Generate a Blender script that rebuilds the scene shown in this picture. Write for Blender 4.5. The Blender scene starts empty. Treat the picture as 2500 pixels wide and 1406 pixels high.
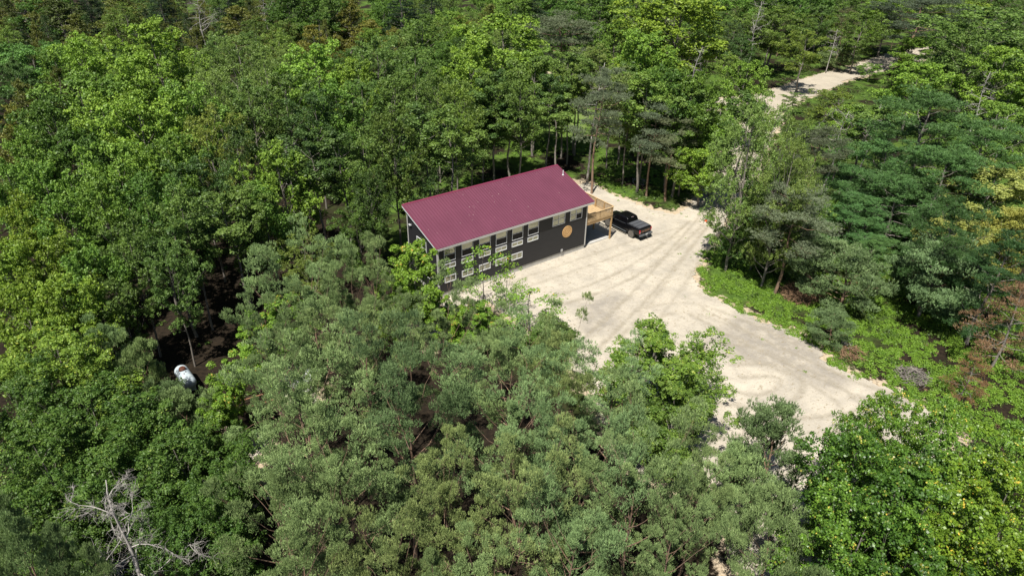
import bpy, math, random
import numpy as np
from mathutils import Vector, Matrix
R=math.radians
SC=bpy.context.scene
COL=SC.collection
# ---------------------------------------------------------------- camera (building frame: x along the long wall, y to the back)
FPX=1667.0; PITCH=R(30.89); ROLL=R(1.12); YAW=R(53.21)
CAM=np.array([-46.09,-48.57,34.53])
cd=bpy.data.cameras.new('camera'); cam=bpy.data.objects.new('camera',cd); COL.objects.link(cam); SC.camera=cam
cd.sensor_width=36.0; cd.lens=36.0*FPX/2500.0; cd.clip_start=0.5; cd.clip_end=3000
fw=Vector((math.cos(YAW)*math.cos(PITCH),math.sin(YAW)*math.cos(PITCH),-math.sin(PITCH)))
rt=Vector((math.sin(YAW),-math.cos(YAW),0)); up=rt.cross(fw)
M=Matrix((rt,up,-fw)).transposed()
M=M@Matrix.Rotation(ROLL,3,'Z')
cam.matrix_world=Matrix.Translation(CAM)@M.to_4x4()
SC.render.resolution_x=1024; SC.render.resolution_y=575
# ---------------------------------------------------------------- sky and sun
SUN=Vector((.47,.25,-1.0)).normalized()
w=bpy.data.worlds.new('World'); SC.world=w; w.use_nodes=True
nt=w.node_tree; bg=nt.nodes['Background']; sky=nt.nodes.new('ShaderNodeTexSky'); sky.sky_type='NISHITA'; sky.sun_disc=False
sky.sun_elevation=math.asin(-SUN.z); sky.sun_rotation=math.atan2(-SUN.x,-SUN.y); sky.altitude=200
nt.links.new(sky.outputs[0],bg.inputs[0]); bg.inputs[1].default_value=0.05
ld=bpy.data.lights.new('sun','SUN'); sun=bpy.data.objects.new('sun',ld); COL.objects.link(sun)
ld.energy=5.0; ld.angle=R(.5); ld.color=(1,.955,.88)
sun.rotation_euler=SUN.to_track_quat('-Z','Y').to_euler()
SC.view_settings.view_transform='Standard'; SC.view_settings.look='None'; SC.view_settings.exposure=0.45
SC.render.engine='CYCLES'
SC.cycles.max_bounces=5; SC.cycles.diffuse_bounces=1; SC.cycles.transmission_bounces=2; SC.cycles.glossy_bounces=2; SC.cycles.transparent_max_bounces=4

def at(px,py,z=0.0):
    """world point of height z seen at photograph pixel (px,py)"""
    X=px-1250.0;Y=py-703.0;c=math.cos(ROLL);s=math.sin(ROLL)
    X,Y=c*X+s*Y,-s*X+c*Y
    r=X/FPX;yc=-Y/FPX
    f=math.cos(PITCH)+yc*math.sin(PITCH);u=-math.sin(PITCH)+yc*math.cos(PITCH)
    d=np.array([f*math.cos(YAW)+r*math.sin(YAW),f*math.sin(YAW)-r*math.cos(YAW),u])
    t=(z-CAM[2])/d[2]
    return CAM+t*d

# ---------------------------------------------------------------- naming helpers
def tag(o,label=None,cat=None,group=None,kind=None):
    if label:o['label']=label
    if cat:o['category']=cat
    if group:o['group']=group
    if kind:o['kind']=kind
    return o
def thing(name,label,cat,loc=(0,0,0),rz=0,group=None):
    o=bpy.data.objects.new(name,None); COL.objects.link(o); o.location=loc; o.rotation_euler=(0,0,rz); o.empty_display_size=.3
    return tag(o,label,cat,group)
class MB:
    def __init__(s): s.v=[];s.f=[];s.n=0
    def add(s,V,F):
        s.v+= [tuple(p) for p in V]; s.f+=[tuple(i+s.n for i in f) for f in F]; s.n+=len(V); return s
    def box(s,x0,x1,y0,y1,z0,z1):
        V=[(x0,y0,z0),(x1,y0,z0),(x1,y1,z0),(x0,y1,z0),(x0,y0,z1),(x1,y0,z1),(x1,y1,z1),(x0,y1,z1)]
        return s.add(V,[(0,3,2,1),(4,5,6,7),(0,1,5,4),(1,2,6,5),(2,3,7,6),(3,0,4,7)])
    def prism(s,poly,axis,a,b):
        """poly: 2d points, extruded along axis from a to b"""
        n=len(poly)
        def P(p,t): return {'x':(t,p[0],p[1]),'y':(p[0],t,p[1]),'z':(p[0],p[1],t)}[axis]
        V=[P(p,a) for p in poly]+[P(p,b) for p in poly]
        F=[tuple(range(n))[::-1],tuple(range(n,2*n))]+[(i,(i+1)%n,n+(i+1)%n,n+i) for i in range(n)]
        return s.add(V,F)
    def tube(s,P,rad,k=6,cap=True):
        P=[Vector(p) for p in P]; n=len(P)
        if not hasattr(rad,'__len__'): rad=[rad]*n
        V=[];F=[]
        ref=Vector((.31,.95,.05))
        for i in range(n):
            t=(P[min(i+1,n-1)]-P[max(i-1,0)]).normalized()
            a=t.cross(ref); 
            if a.length<.1: a=t.cross(Vector((1,0,0)))
            a.normalize(); b=t.cross(a)
            for j in range(k):
                an=2*math.pi*j/k; V.append(P[i]+(a*math.cos(an)+b*math.sin(an))*rad[i])
        for i in range(n-1):
            for j in range(k): F.append((i*k+j,i*k+(j+1)%k,(i+1)*k+(j+1)%k,(i+1)*k+j))
        if cap: F.append(tuple(range(k))[::-1]); F.append(tuple(range((n-1)*k,n*k)))
        return s.add(V,F)
    def lathe(s,prof,k=24,c=(0,0,0),axis='z'):
        V=[];F=[];n=len(prof)
        for (r,z) in prof:
            for j in range(k):
                a=2*math.pi*j/k; x,y=r*math.cos(a),r*math.sin(a)
                p={'z':(x,y,z),'x':(z,x,y),'y':(x,z,y)}[axis]
                V.append((p[0]+c[0],p[1]+c[1],p[2]+c[2]))
        for i in range(n-1):
            for j in range(k): F.append((i*k+j,i*k+(j+1)%k,(i+1)*k+(j+1)%k,(i+1)*k+j))
        F.append(tuple(range(k))[::-1]);F.append(tuple(range((n-1)*k,n*k)))
        return s.add(V,F)
    def build(s,name,mat,parent=None,smooth=False,bevel=0):
        me=bpy.data.meshes.new(name); me.from_pydata(s.v,[],s.f); me.update()
        o=bpy.data.objects.new(name,me); COL.objects.link(o)
        if mat: me.materials.append(mat)
        if smooth: me.polygons.foreach_set('use_smooth',[True]*len(me.polygons))
        if bevel:
            m=o.modifiers.new('bevel','BEVEL'); m.width=bevel; m.segments=2; m.limit_method='ANGLE'
        if parent: o.parent=parent
        return o
def npmesh(name,V,n,mat,tint=None,smooth=False):
    """V: (F*n,3) unshared polygon corners, n corners each"""
    V=np.asarray(V,dtype=np.float32); nv=len(V); nf=nv//n
    me=bpy.data.meshes.new(name); me.vertices.add(nv); me.vertices.foreach_set('co',V.ravel())
    me.loops.add(nv); me.loops.foreach_set('vertex_index',np.arange(nv,dtype=np.int32))
    me.polygons.add(nf); me.polygons.foreach_set('loop_start',np.arange(0,nv,n,dtype=np.int32))
    if tint is not None:
        a=me.attributes.new('tint','FLOAT','FACE'); a.data.foreach_set('value',np.asarray(tint,dtype=np.float32))
    me.materials.append(mat); me.update(calc_edges=True); me.validate()
    return me

# ---------------------------------------------------------------- materials
def mat(name,col,rough=.6,metal=0,spec=.5,noise=0,nscale=5,bump=0,bscale=30,col2=None,stretch=None):
    m=bpy.data.materials.new(name); m.use_nodes=True; nt=m.node_tree; b=nt.nodes['Principled BSDF']
    b.inputs['Base Color'].default_value=(*col,1); b.inputs['Roughness'].default_value=rough; b.inputs['Metallic'].default_value=metal
    b.inputs['Specular IOR Level'].default_value=spec
    tc=nt.nodes.new('ShaderNodeTexCoord'); src=tc.outputs['Object']
    if stretch:
        mp=nt.nodes.new('ShaderNodeMapping'); mp.inputs['Scale'].default_value=stretch; nt.links.new(src,mp.inputs[0]); src=mp.outputs[0]
    if noise or col2:
        n=nt.nodes.new('ShaderNodeTexNoise'); n.inputs['Scale'].default_value=nscale; n.inputs['Detail'].default_value=5; nt.links.new(src,n.inputs['Vector'])
        mx=nt.nodes.new('ShaderNodeMix'); mx.data_type='RGBA'
        c2=col2 or tuple(c*(1-noise) for c in col)
        mx.inputs['A'].default_value=(*col,1); mx.inputs['B'].default_value=(*c2,1)
        rp=nt.nodes.new('ShaderNodeValToRGB'); rp.color_ramp.elements[0].position=.35; rp.color_ramp.elements[1].position=.65
        nt.links.new(n.outputs['Fac'],rp.inputs[0]); nt.links.new(rp.outputs[0],mx.inputs['Factor']); nt.links.new(mx.outputs['Result'],b.inputs['Base Color'])
    if bump:
        n2=nt.nodes.new('ShaderNodeTexNoise'); n2.inputs['Scale'].default_value=bscale; n2.inputs['Detail'].default_value=4; nt.links.new(src,n2.inputs['Vector'])
        bp=nt.nodes.new('ShaderNodeBump'); bp.inputs['Strength'].default_value=bump; bp.inputs['Distance'].default_value=.05
        nt.links.new(n2.outputs['Fac'],bp.inputs['Height']); nt.links.new(bp.outputs[0],b.inputs['Normal'])
    return m
def leafmat(name,ca,cb,cc=None,ccfrac=.0,trans=.24,rough=.5,spec=.35):
    m=bpy.data.materials.new(name); m.use_nodes=True; nt=m.node_tree; b=nt.nodes['Principled BSDF']; out=nt.nodes['Material Output']
    at_=nt.nodes.new('ShaderNodeAttribute'); at_.attribute_name='tint'
    rp=nt.nodes.new('ShaderNodeValToRGB'); e=rp.color_ramp.elements
    e[0].position=0; e[0].color=(*ca,1); e[1].position=.85 if cc else 1; e[1].color=(*cb,1)
    if cc:
        k=e.new(1-ccfrac); k.color=(*cb,1); k=e.new(min(1,1-ccfrac+.02)); k.color=(*cc,1)
    nt.links.new(at_.outputs['Fac'],rp.inputs[0])
    oi=nt.nodes.new('ShaderNodeObjectInfo')
    mx=nt.nodes.new('ShaderNodeMix'); mx.data_type='RGBA'; mx.blend_type='MULTIPLY'; mx.inputs['Factor'].default_value=1
    nt.links.new(rp.outputs[0],mx.inputs['A']); nt.links.new(oi.outputs['Color'],mx.inputs['B'])
    nt.links.new(mx.outputs['Result'],b.inputs['Base Color']); b.inputs['Roughness'].default_value=rough; b.inputs['Specular IOR Level'].default_value=spec
    tr=nt.nodes.new('ShaderNodeBsdfTranslucent'); 
    m2=nt.nodes.new('ShaderNodeMix'); m2.data_type='RGBA'; m2.blend_type='MULTIPLY'; m2.inputs['Factor'].default_value=1; m2.inputs['B'].default_value=(1.25,1.35,.6,1)
    nt.links.new(mx.outputs['Result'],m2.inputs['A']); nt.links.new(m2.outputs['Result'],tr.inputs[0])
    ms=nt.nodes.new('ShaderNodeMixShader'); ms.inputs[0].default_value=trans
    nt.links.new(b.outputs[0],ms.inputs[1]); nt.links.new(tr.outputs[0],ms.inputs[2]); nt.links.new(ms.outputs[0],out.inputs[0])
    return m

# ---------------------------------------------------------------- terrain helpers
_rs=np.random.RandomState(5)
_W=[(_rs.uniform(-1,1,2),_rs.uniform(0,6.28)) for _ in range(24)]
def nz(x,y,sc=1.0,k0=0,n=8):
    s=0
    for i in range(n):
        d,p=_W[(k0+i)%24]; fq=(1.0+.55*i)/sc; s=s+np.sin((x*d[0]+y*d[1])*fq*2.2+p+1.7*np.sin((x*d[1]-y*d[0])*fq*.9+p))/(1+.45*i)
    return s/2.6
def sdist(px,py,poly):
    """signed distance to polygon, negative inside"""
    P=np.array(poly);Q=np.roll(P,-1,0); d=np.full(px.shape,1e9); ins=np.zeros(px.shape,bool)
    for (a,b) in zip(P,Q):
        e=b-a; L=(e**2).sum()+1e-9; t=np.clip(((px-a[0])*e[0]+(py-a[1])*e[1])/L,0,1)
        d=np.minimum(d,np.hypot(px-a[0]-t*e[0],py-a[1]-t*e[1]))
        c=((a[1]>py)!=(b[1]>py)); xx=a[0]+(py-a[1])/(b[1]-a[1]+1e-12)*e[0]; ins^=c&(px<xx)
    return np.where(ins,-d,d)
def ldist(px,py,line):
    P=np.array(line); d=np.full(px.shape,1e9)
    for a,b in zip(P[:-1],P[1:]):
        e=b-a; L=(e**2).sum()+1e-9; t=np.clip(((px-a[0])*e[0]+(py-a[1])*e[1])/L,0,1)
        d=np.minimum(d,np.hypot(px-a[0]-t*e[0],py-a[1]-t*e[1]))
    return d
g2=lambda L:[tuple(at(x,y)[:2]) for x,y in L]
CLEAR=g2([(1425,440),(1500,478),(1560,500),(1600,514),(1650,522),(1685,500),(1712,470),(1745,430),(1830,425),(1775,475),(1775,545),(1745,592),(1712,640),(1692,680),(1722,722),(1790,748),(1860,782),(1950,812),(2012,862),(2012,884),(2130,935),(2205,962),(2250,1000),(2330,1040),(2300,1130),(2060,1180),(1980,1300),(2040,1560),(1780,1560),(1790,1330),(1760,1200),(1560,1170),(1500,1080),(1440,960),(1360,860),(1290,800),(1190,740),(1120,760),(1080,745),(1073,705),(1150,560)])
PATCH=[g2([(570,1060),(640,1090),(620,1200),(560,1280),(530,1200)]),g2([(690,930),(790,940),(760,990),(700,980)]),g2([(1000,800),(1090,790),(1080,840),(1010,850)])]
ROADL=g2([(1755,500),(1775,460),(1800,420),(1830,350),(1880,262),(1960,215),(2070,180),(2190,146),(2290,125),(2400,85),(2500,40)])
ROAD2=g2([(1960,218),(1850,245),(1700,258),(1590,246),(1480,215),(1380,190),(1280,180)])
MEAD=g2([(1250,262),(1400,262),(1420,300),(1300,320),(1230,300)])
def clear_d(x,y): return sdist(x,y,CLEAR)
def patch_d(x,y): return np.minimum.reduce([sdist(x,y,p) for p in PATCH])
ROADP=g2([(1880,252),(1888,222),(1960,194),(2030,177),(2090,158),(2180,130),(2300,112),(2520,22),(2520,50),(2330,130),(2290,143),(2200,155),(2140,180),(2060,198),(1990,230),(1930,252)])
def road_d(x,y): return np.minimum(np.minimum(ldist(x,y,ROADL)-2.6,sdist(x,y,ROADP)),ldist(x,y,ROAD2)-3.0)
def hgt(x,y):
    return .10*nz(x,y,14,0)+.03*nz(x,y,3,5)*1.0
def flatmask(x,y):
    d=sdist(x,y,[(-20,-2),(10,-4),(10,8),(-20,8)]); return np.clip(d/4,0,1)
def zgr(x,y): return hgt(x,y)*flatmask(x,y)-.02

def grid_mesh(name,xs,ys,zf,mat_,keep=None,attrs=None):
    X,Y=np.meshgrid(xs,ys); Z=zf(X,Y); nx,ny=len(xs),len(ys)
    V=np.stack([X.ravel(),Y.ravel(),Z.ravel()],1)
    i=np.arange((ny-1)*(nx-1)); r=i//(nx-1); c=i%(nx-1); a=r*nx+c
    F=np.stack([a,a+1,a+nx+1,a+nx],1)
    if keep is not None:
        k=keep(X,Y).ravel(); m=k[F].sum(1)>=2; F=F[m]
        used=np.unique(F); re=np.full(len(V),-1); re[used]=np.arange(len(used)); V=V[used]; F=re[F]; sel=used
    else: sel=np.arange(len(V))
    me=bpy.data.meshes.new(name); me.vertices.add(len(V)); me.vertices.foreach_set('co',V.astype(np.float32).ravel())
    me.loops.add(F.size); me.loops.foreach_set('vertex_index',F.astype(np.int32).ravel())
    me.polygons.add(len(F)); me.polygons.foreach_set('loop_start',np.arange(0,F.size,4,dtype=np.int32))
    me.polygons.foreach_set('use_smooth',np.ones(len(F),bool))
    if attrs:
        for an,fn in attrs.items():
            at_=me.attributes.new(an,'FLOAT','POINT'); at_.data.foreach_set('value',fn(X,Y).ravel()[sel].astype(np.float32))
    me.materials.append(mat_); me.update(calc_edges=True)
    o=bpy.data.objects.new(name,me); COL.objects.link(o); return o

# ground material: litter, grass, sandy fringe by attribute
def ground_mat():
    m=bpy.data.materials.new('forest_floor'); m.use_nodes=True; nt=m.node_tree; b=nt.nodes['Principled BSDF']; L=nt.links
    N=lambda t:nt.nodes.new(t)
    geo=N('ShaderNodeNewGeometry')
    def noise(sc,det=6,rough=.6):
        n=N('ShaderNodeTexNoise'); n.inputs['Scale'].default_value=sc; n.inputs['Detail'].default_value=det; n.inputs['Roughness'].default_value=rough; L.new(geo.outputs['Position'],n.inputs['Vector']); return n.outputs['Fac']
    def ramp(src,p0,p1,c0=(0,0,0),c1=(1,1,1)):
        r=N('ShaderNodeValToRGB'); r.color_ramp.elements[0].position=p0; r.color_ramp.elements[1].position=p1; r.color_ramp.elements[0].color=(*c0,1); r.color_ramp.elements[1].color=(*c1,1); L.new(src,r.inputs[0]); return r.outputs[0]
    def mix(f,a,bb):
        x=N('ShaderNodeMix'); x.data_type='RGBA'
        for s,v in (('Factor',f),('A',a),('B',bb)):
            if isinstance(v,tuple): x.inputs[s].default_value=(*v,1)
            elif isinstance(v,float): x.inputs[s].default_value=v
            else: L.new(v,x.inputs[s])
        return x.outputs['Result']
    lit=mix(ramp(noise(3),.35,.65),(.014,.011,.008),(.034,.025,.016))
    grass=mix(ramp(noise(1.3),.3,.7),(.05,.10,.018),(.11,.18,.03))
    ga=N('ShaderNodeAttribute'); ga.attribute_name='grassy'
    gm=N('ShaderNodeMath'); gm.operation='MULTIPLY'; L.new(ramp(noise(.16),.42,.56),gm.inputs[0]); L.new(ga.outputs['Fac'],gm.inputs[1])
    c=mix(gm.outputs[0],lit,grass)
    a1=N('ShaderNodeAttribute'); a1.attribute_name='meadow'
    c=mix(a1.outputs['Fac'],c,mix(ramp(noise(.7),.3,.7),(.12,.21,.04),(.2,.26,.08)))
    a=N('ShaderNodeAttribute'); a.attribute_name='sand'
    ad=N('ShaderNodeMath'); ad.operation='ADD'; L.new(a.outputs['Fac'],ad.inputs[0]); 
    nn=N('ShaderNodeMath'); nn.operation='MULTIPLY_ADD'; L.new(noise(1.2,8,.7),nn.inputs[0]); nn.inputs[1].default_value=1.6; nn.inputs[2].default_value=-.8; L.new(nn.outputs[0],ad.inputs[1])
    sandy=mix(ramp(noise(4),.3,.7),(.42,.33,.22),(.58,.48,.35))
    c=mix(ramp(ad.outputs[0],.45,.6),c,sandy)
    L.new(c,b.inputs['Base Color']); b.inputs['Roughness'].default_value=.95; b.inputs['Specular IOR Level'].default_value=.1
    bp=N('ShaderNodeBump'); bp.inputs['Strength'].default_value=.6; bp.inputs['Distance'].default_value=.15; L.new(noise(4,8,.7),bp.inputs['Height']); L.new(bp.outputs[0],b.inputs['Normal'])
    return m
def sand_mat(name='sand',dark=1.0):
    m=bpy.data.materials.new(name); m.use_nodes=True; nt=m.node_tree; b=nt.nodes['Principled BSDF']; L=nt.links
    N=lambda t:nt.nodes.new(t); geo=N('ShaderNodeNewGeometry')
    def mapped(rz,sc):
        mp=N('ShaderNodeMapping'); mp.inputs['Rotation'].default_value=(0,0,rz); mp.inputs['Scale'].default_value=sc; L.new(geo.outputs['Position'],mp.inputs[0]); return mp.outputs[0]
    def noise(sc,det=6,rough=.6,vec=None,dist=0):
        n=N('ShaderNodeTexNoise'); n.inputs['Scale'].default_value=sc; n.inputs['Detail'].default_value=det; n.inputs['Roughness'].default_value=rough; n.inputs['Distortion'].default_value=dist
        L.new(vec or geo.outputs['Position'],n.inputs['Vector']); return n.outputs['Fac']
    def ramp(src,p0,p1):
        r=N('ShaderNodeValToRGB'); r.color_ramp.elements[0].position=p0; r.color_ramp.elements[1].position=p1; L.new(src,r.inputs[0]); return r.outputs[0]
    def mix(f,a,bb):
        x=N('ShaderNodeMix'); x.data_type='RGBA'
        for s,v in (('Factor',f),('A',a),('B',bb)):
            if isinstance(v,tuple): x.inputs[s].default_value=(*v,1)
            elif isinstance(v,float): x.inputs[s].default_value=v
            else: L.new(v,x.inputs[s])
        return x.outputs['Result']
    def mul(a,v):
        x=N('ShaderNodeMath'); x.operation='MULTIPLY'
        L.new(a,x.inputs[0])
        if isinstance(v,float): x.inputs[1].default_value=v
        else: L.new(v,x.inputs[1])
        return x.outputs[0]
    c=mix(ramp(noise(.3,8,.68),.38,.66),(.55,.495,.40),(.39,.355,.295))
    # grey damp silt patches
    g=N('ShaderNodeAttribute'); g.attribute_name='silt'
    c=mix(mul(g.outputs['Fac'],ramp(noise(.9,6,.65),.25,.55)),c,(.32,.29,.245))
    # wheel tracks, elongated along the way the vehicles go
    t1=ramp(noise(1.0,4,.55,mapped(R(-52),(.13,1.0,1)),1.6),.50,.66)
    tr=N('ShaderNodeAttribute'); tr.attribute_name='track'
    c=mix(mul(mul(t1,tr.outputs['Fac']),.22),c,(.40,.34,.25))
    wl=N('ShaderNodeAttribute'); wl.attribute_name='wheel'
    c=mix(mul(mul(wl.outputs['Fac'],ramp(noise(1.7,5,.6),.2,.55)),.72),c,(.29,.255,.195))
    # small debris: twigs, clods
    sp=ramp(noise(2.6,3,.6,mapped(R(20),(1,2.2,1)),1.2),.60,.67)
    c=mix(mul(sp,.75),c,(.27,.22,.14))
    sp2=ramp(noise(7,3,.5),.64,.70)
    c=mix(mul(sp2,.6),c,(.22,.18,.11))
    if dark!=1:
        c=mix(.35,c,(.4,.34,.25))
    L.new(c,b.inputs['Base Color']); b.inputs['Roughness'].default_value=.95; b.inputs['Specular IOR Level'].default_value=.1
    ad=N('ShaderNodeMath'); ad.operation='ADD'; L.new(noise(1.5,8,.65),ad.inputs[0]); L.new(mul(t1,.12),ad.inputs[1])
    bp=N('ShaderNodeBump'); bp.inputs['Strength'].default_value=.8; bp.inputs['Distance'].default_value=.16; L.new(ad.outputs[0],bp.inputs['Height']); L.new(bp.outputs[0],b.inputs['Normal'])
    return m
def axis_coords(lo,hi,step,far):
    a=list(np.arange(lo,hi+1e-6,step)); s=step; x=hi
    while x<far: s*=1.25; x+=s; a.append(x)
    s=step; x=lo; pre=[]
    while x>-far: s*=1.25; x-=s; pre.append(x)
    return np.array(pre[::-1]+a)
GM=ground_mat(); SM=sand_mat(); 
def sand_attr(X,Y):
    d=np.minimum(clear_d(X,Y),patch_d(X,Y)); d=np.minimum(d,road_d(X,Y)); return np.clip(.75-d/3.2,0,1)
def meadow_attr(X,Y): return np.clip(1.2-sdist(X,Y,MEAD)/6,0,1)*.9
ground=grid_mesh('ground',axis_coords(-64,60,.8,1500),axis_coords(-56,90,.8,1500),zgr,GM,attrs={'grassy':lambda X,Y:np.clip((X+20)/6,0,1)*np.clip((Y+30-.0*X)/3,0,1),'sand':sand_attr,'meadow':meadow_attr})
tag(ground,kind='structure')
SILT=g2([(1800,770),(1900,790),(2010,870),(2080,930),(2020,950),(1900,900),(1780,870),(1740,830)])
SILT2=g2([(2140,950),(2230,980),(2200,1010),(2120,985)])
SILT3=g2([(1430,740),(1520,720),(1500,800),(1420,830)])
TRACK=g2([(1500,860),(1640,700),(1740,570),(1780,460)])
WHEEL=[g2(l) for l in ([(1430,850),(1560,730),(1660,610),(1735,520)],[(1520,850),(1620,735),(1700,620),(1760,530)],[(1330,745),(1480,700),(1610,625),(1700,545)],[(1250,700),(1400,650),(1540,600),(1680,560)],
 [(1700,760),(1830,830),(1980,900),(2130,965),(2230,985)],[(1520,790),(1650,745),(1760,770),(1930,850)],[(1600,1000),(1740,960),(1860,985),(1925,960),(1940,925),(1890,900),(1800,905)],[(1500,900),(1640,850),(1800,850),(1960,905),(2080,980),(2120,1060)],[(1700,1060),(1850,1030),(2000,1040),(2150,1010)])]
def smooth(l,n=3):
    P=[np.array(p) for p in l]
    for _ in range(n):
        Q=[P[0]]
        for a,b_ in zip(P[:-1],P[1:]): Q+= [a*.75+b_*.25,a*.25+b_*.75]
        P=Q+[P[-1]]
    return P
WL=[]
for l in WHEEL:
    P=smooth(l)
    for off in (-.85,.85):
        Q=[]
        for i,p in enumerate(P):
            t=P[min(i+1,len(P)-1)]-P[max(i-1,0)]; t=t/np.hypot(*t); Q.append((p[0]-t[1]*off,p[1]+t[0]*off))
        WL.append(Q)
def wheel_a(X,Y):
    a=np.zeros(X.shape)
    for k,l in enumerate(WL):
        l=np.array(l); m=(X>l[:,0].min()-1.5)&(X<l[:,0].max()+1.5)&(Y>l[:,1].min()-1.5)&(Y<l[:,1].max()+1.5)
        d=ldist(X[m],Y[m],l)+.10*nz(X[m],Y[m],1.5,k%9); a[m]=np.maximum(a[m],np.exp(-(d/.21)**2)*(1.0 if k%4<2 else .7))
    return a
def keepc(X,Y):
    d=np.minimum(clear_d(X,Y),patch_d(X,Y)); n=nz(X,Y,1.6,3)*.45+nz(X,Y,.5,9)*.25
    fore=np.clip((-14-Y)/10,0,1)*np.clip((-8-X)/6,0,1)   # patchy under the foreground pines
    patch=nz(X,Y,3.2,11)
    return (d+n<-.15)
def silt_a(X,Y): return np.clip(.6-np.minimum(np.minimum(sdist(X,Y,SILT),sdist(X,Y,SILT2)),sdist(X,Y,SILT3))/1.5,0,1)
def track_a(X,Y): return np.clip(1.3-ldist(X,Y,TRACK)/5,0.12,1)
def zsand(X,Y):
    return zgr(X,Y)+.02+(.022*nz(X,Y,.9,2)+.03*nz(X,Y,3.1,12)-.05*wheel_a(X,Y))*flatmask(X,Y)
sc_=grid_mesh('sand_clearing',np.arange(-56,36,.21),np.arange(-52,14,.21),lambda X,Y:zsand(X,Y)+.06*flatmask(X,Y),SM,keep=keepc,attrs={'silt':silt_a,'track':track_a,'wheel':wheel_a})
tag(sc_,kind='structure')
RM=sand_mat('road_sand',.9)
def keepr(X,Y):
    n=nz(X,Y,2.5,7)*.7; return (road_d(X,Y)+n<0)&(clear_d(X,Y)>-.5)
ro=grid_mesh('dirt_road',np.arange(12,260,.7),np.arange(-12,130,.7),lambda X,Y:zgr(X,Y)+.06,RM,keep=keepr,attrs={'silt':lambda X,Y:0*X+.1,'track':lambda X,Y:0*X+.4})
tag(ro,kind='structure')

# ================================================================ THE HOUSE
m_siding=mat('black_siding',(.026,.026,.029),.55,spec=.45,noise=.25,nscale=3,stretch=(.4,4,4),bump=.05,bscale=60)
m_siding2=m_siding
m_trim=mat('greige_trim',(.55,.54,.51),.55,noise=.08,nscale=4)
m_white=mat('white_vinyl',(.70,.71,.72),.4,noise=.05,nscale=6)
m_roof=mat('maroon_steel',(.165,.051,.082),.42,spec=.5,noise=.14,nscale=.9,stretch=(1,.35,1))
m_rib=mat('maroon_rib_shade',(.125,.036,.058),.42); m_petal=mat('pale_petals',(.42,.30,.28),.8)  # rib maroon darkened to stand in for the ribs' thin shadow lines
m_roofd=mat('maroon_flashing',(.19,.035,.07),.4)
m_conc=mat('concrete',(.50,.49,.46),.85,noise=.18,nscale=2.5,bump=.15,bscale=20)
m_glass=mat('coated_glass',(.33,.345,.28),.06,metal=.85,bump=.02,bscale=2.5)
m_screen=mat('dark_screen',(.006,.006,.007),.5,spec=.25)
m_black=mat('black_plastic',(.012,.012,.012),.5)
m_grey=mat('grey_plastic',(.38,.38,.37),.5)
W0,W1=-18.42,0.0; DP=5.53; SL=(7.63-5.55)/(DP+.82)
rz_=lambda y:5.55+(y+.41)*SL      # top of roof
house=thing('house','black sided two storey house with a maroon metal shed roof','house',(0,0,0))
b=MB(); b.box(W0+.03,W1-.03,.03,DP-.03,-.3,.5); b.build('foundation',m_conc,house)
# walls: core with lapped boards
b=MB(); top=lambda y:rz_(y)-.2
b.prism([(0.0,.5),(DP,.5),(DP,top(DP)),(0,top(0))],'x',W0,W1)
z=.5; bh=.185
while z<top(0)-.02:
    z1=min(z+bh,top(0)); b.prism([(0.004,z),(-.026,z),(-.006,z1),(0.004,z1)],'x',W0+.002,W1-.002)
    b.prism([(DP-.004,z),(DP+.026,z),(DP+.006,z1),(DP-.004,z1)],'x',W0+.002,W1-.002); z=z1
z=.5
while z<top(DP)-.02:
    z1=min(z+bh,top(DP)); ys=max(.002,(z1-top(0))/SL+.002)
    for X,sg in ((W0,-1),(W1,1)): b.prism([(X-sg*.004,z),(X+sg*.026,z),(X+sg*.006,z1),(X-sg*.004,z1)],'y',ys,DP-.002)
    z=z1
b.build('wall',m_siding,house)
# roof
xa,xb,ya,yb=W0-.27,W1+.54,-.41,DP+.41
b=MB(); b.prism([(ya,rz_(ya)-.05),(yb,rz_(yb)-.05),(yb,rz_(yb)),(ya,rz_(ya))],'x',xa,xb)
roof=b.build('roof',m_roof,house); b=MB()
x=xa+.12; k=0
while x<xb-.1:
    h=.034
    b.prism([(ya,rz_(ya)-.01),(yb-.12,rz_(yb-.12)-.01),(yb-.12,rz_(yb-.12)+h),(ya,rz_(ya)+h)],'x',x-.022,x+.022); x+=.3048; k+=1
b.build('standing_ribs',m_rib,roof)
b=MB(); rq=np.random.RandomState(8)
for i in range(46):
    X=rq.uniform(xa+.3,xb-1 if i%3==0 else xa+12); Y=rq.uniform(ya+.6,yb-.4); r=rq.uniform(.015,.035); z=rz_(Y)+.004
    b.add([(X-r,Y-r*1.4,z-r*1.4*SL),(X+r,Y-r,z-r*SL),(X+r,Y+r*1.3,z+r*1.3*SL),(X-r*.7,Y+r,z+r*SL)],[(0,1,2,3)])
o=b.build('fallen_petals',m_petal,None); tag(o,'pale petals and bits of bark scattered over the maroon roof','litter',kind='stuff')

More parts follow.
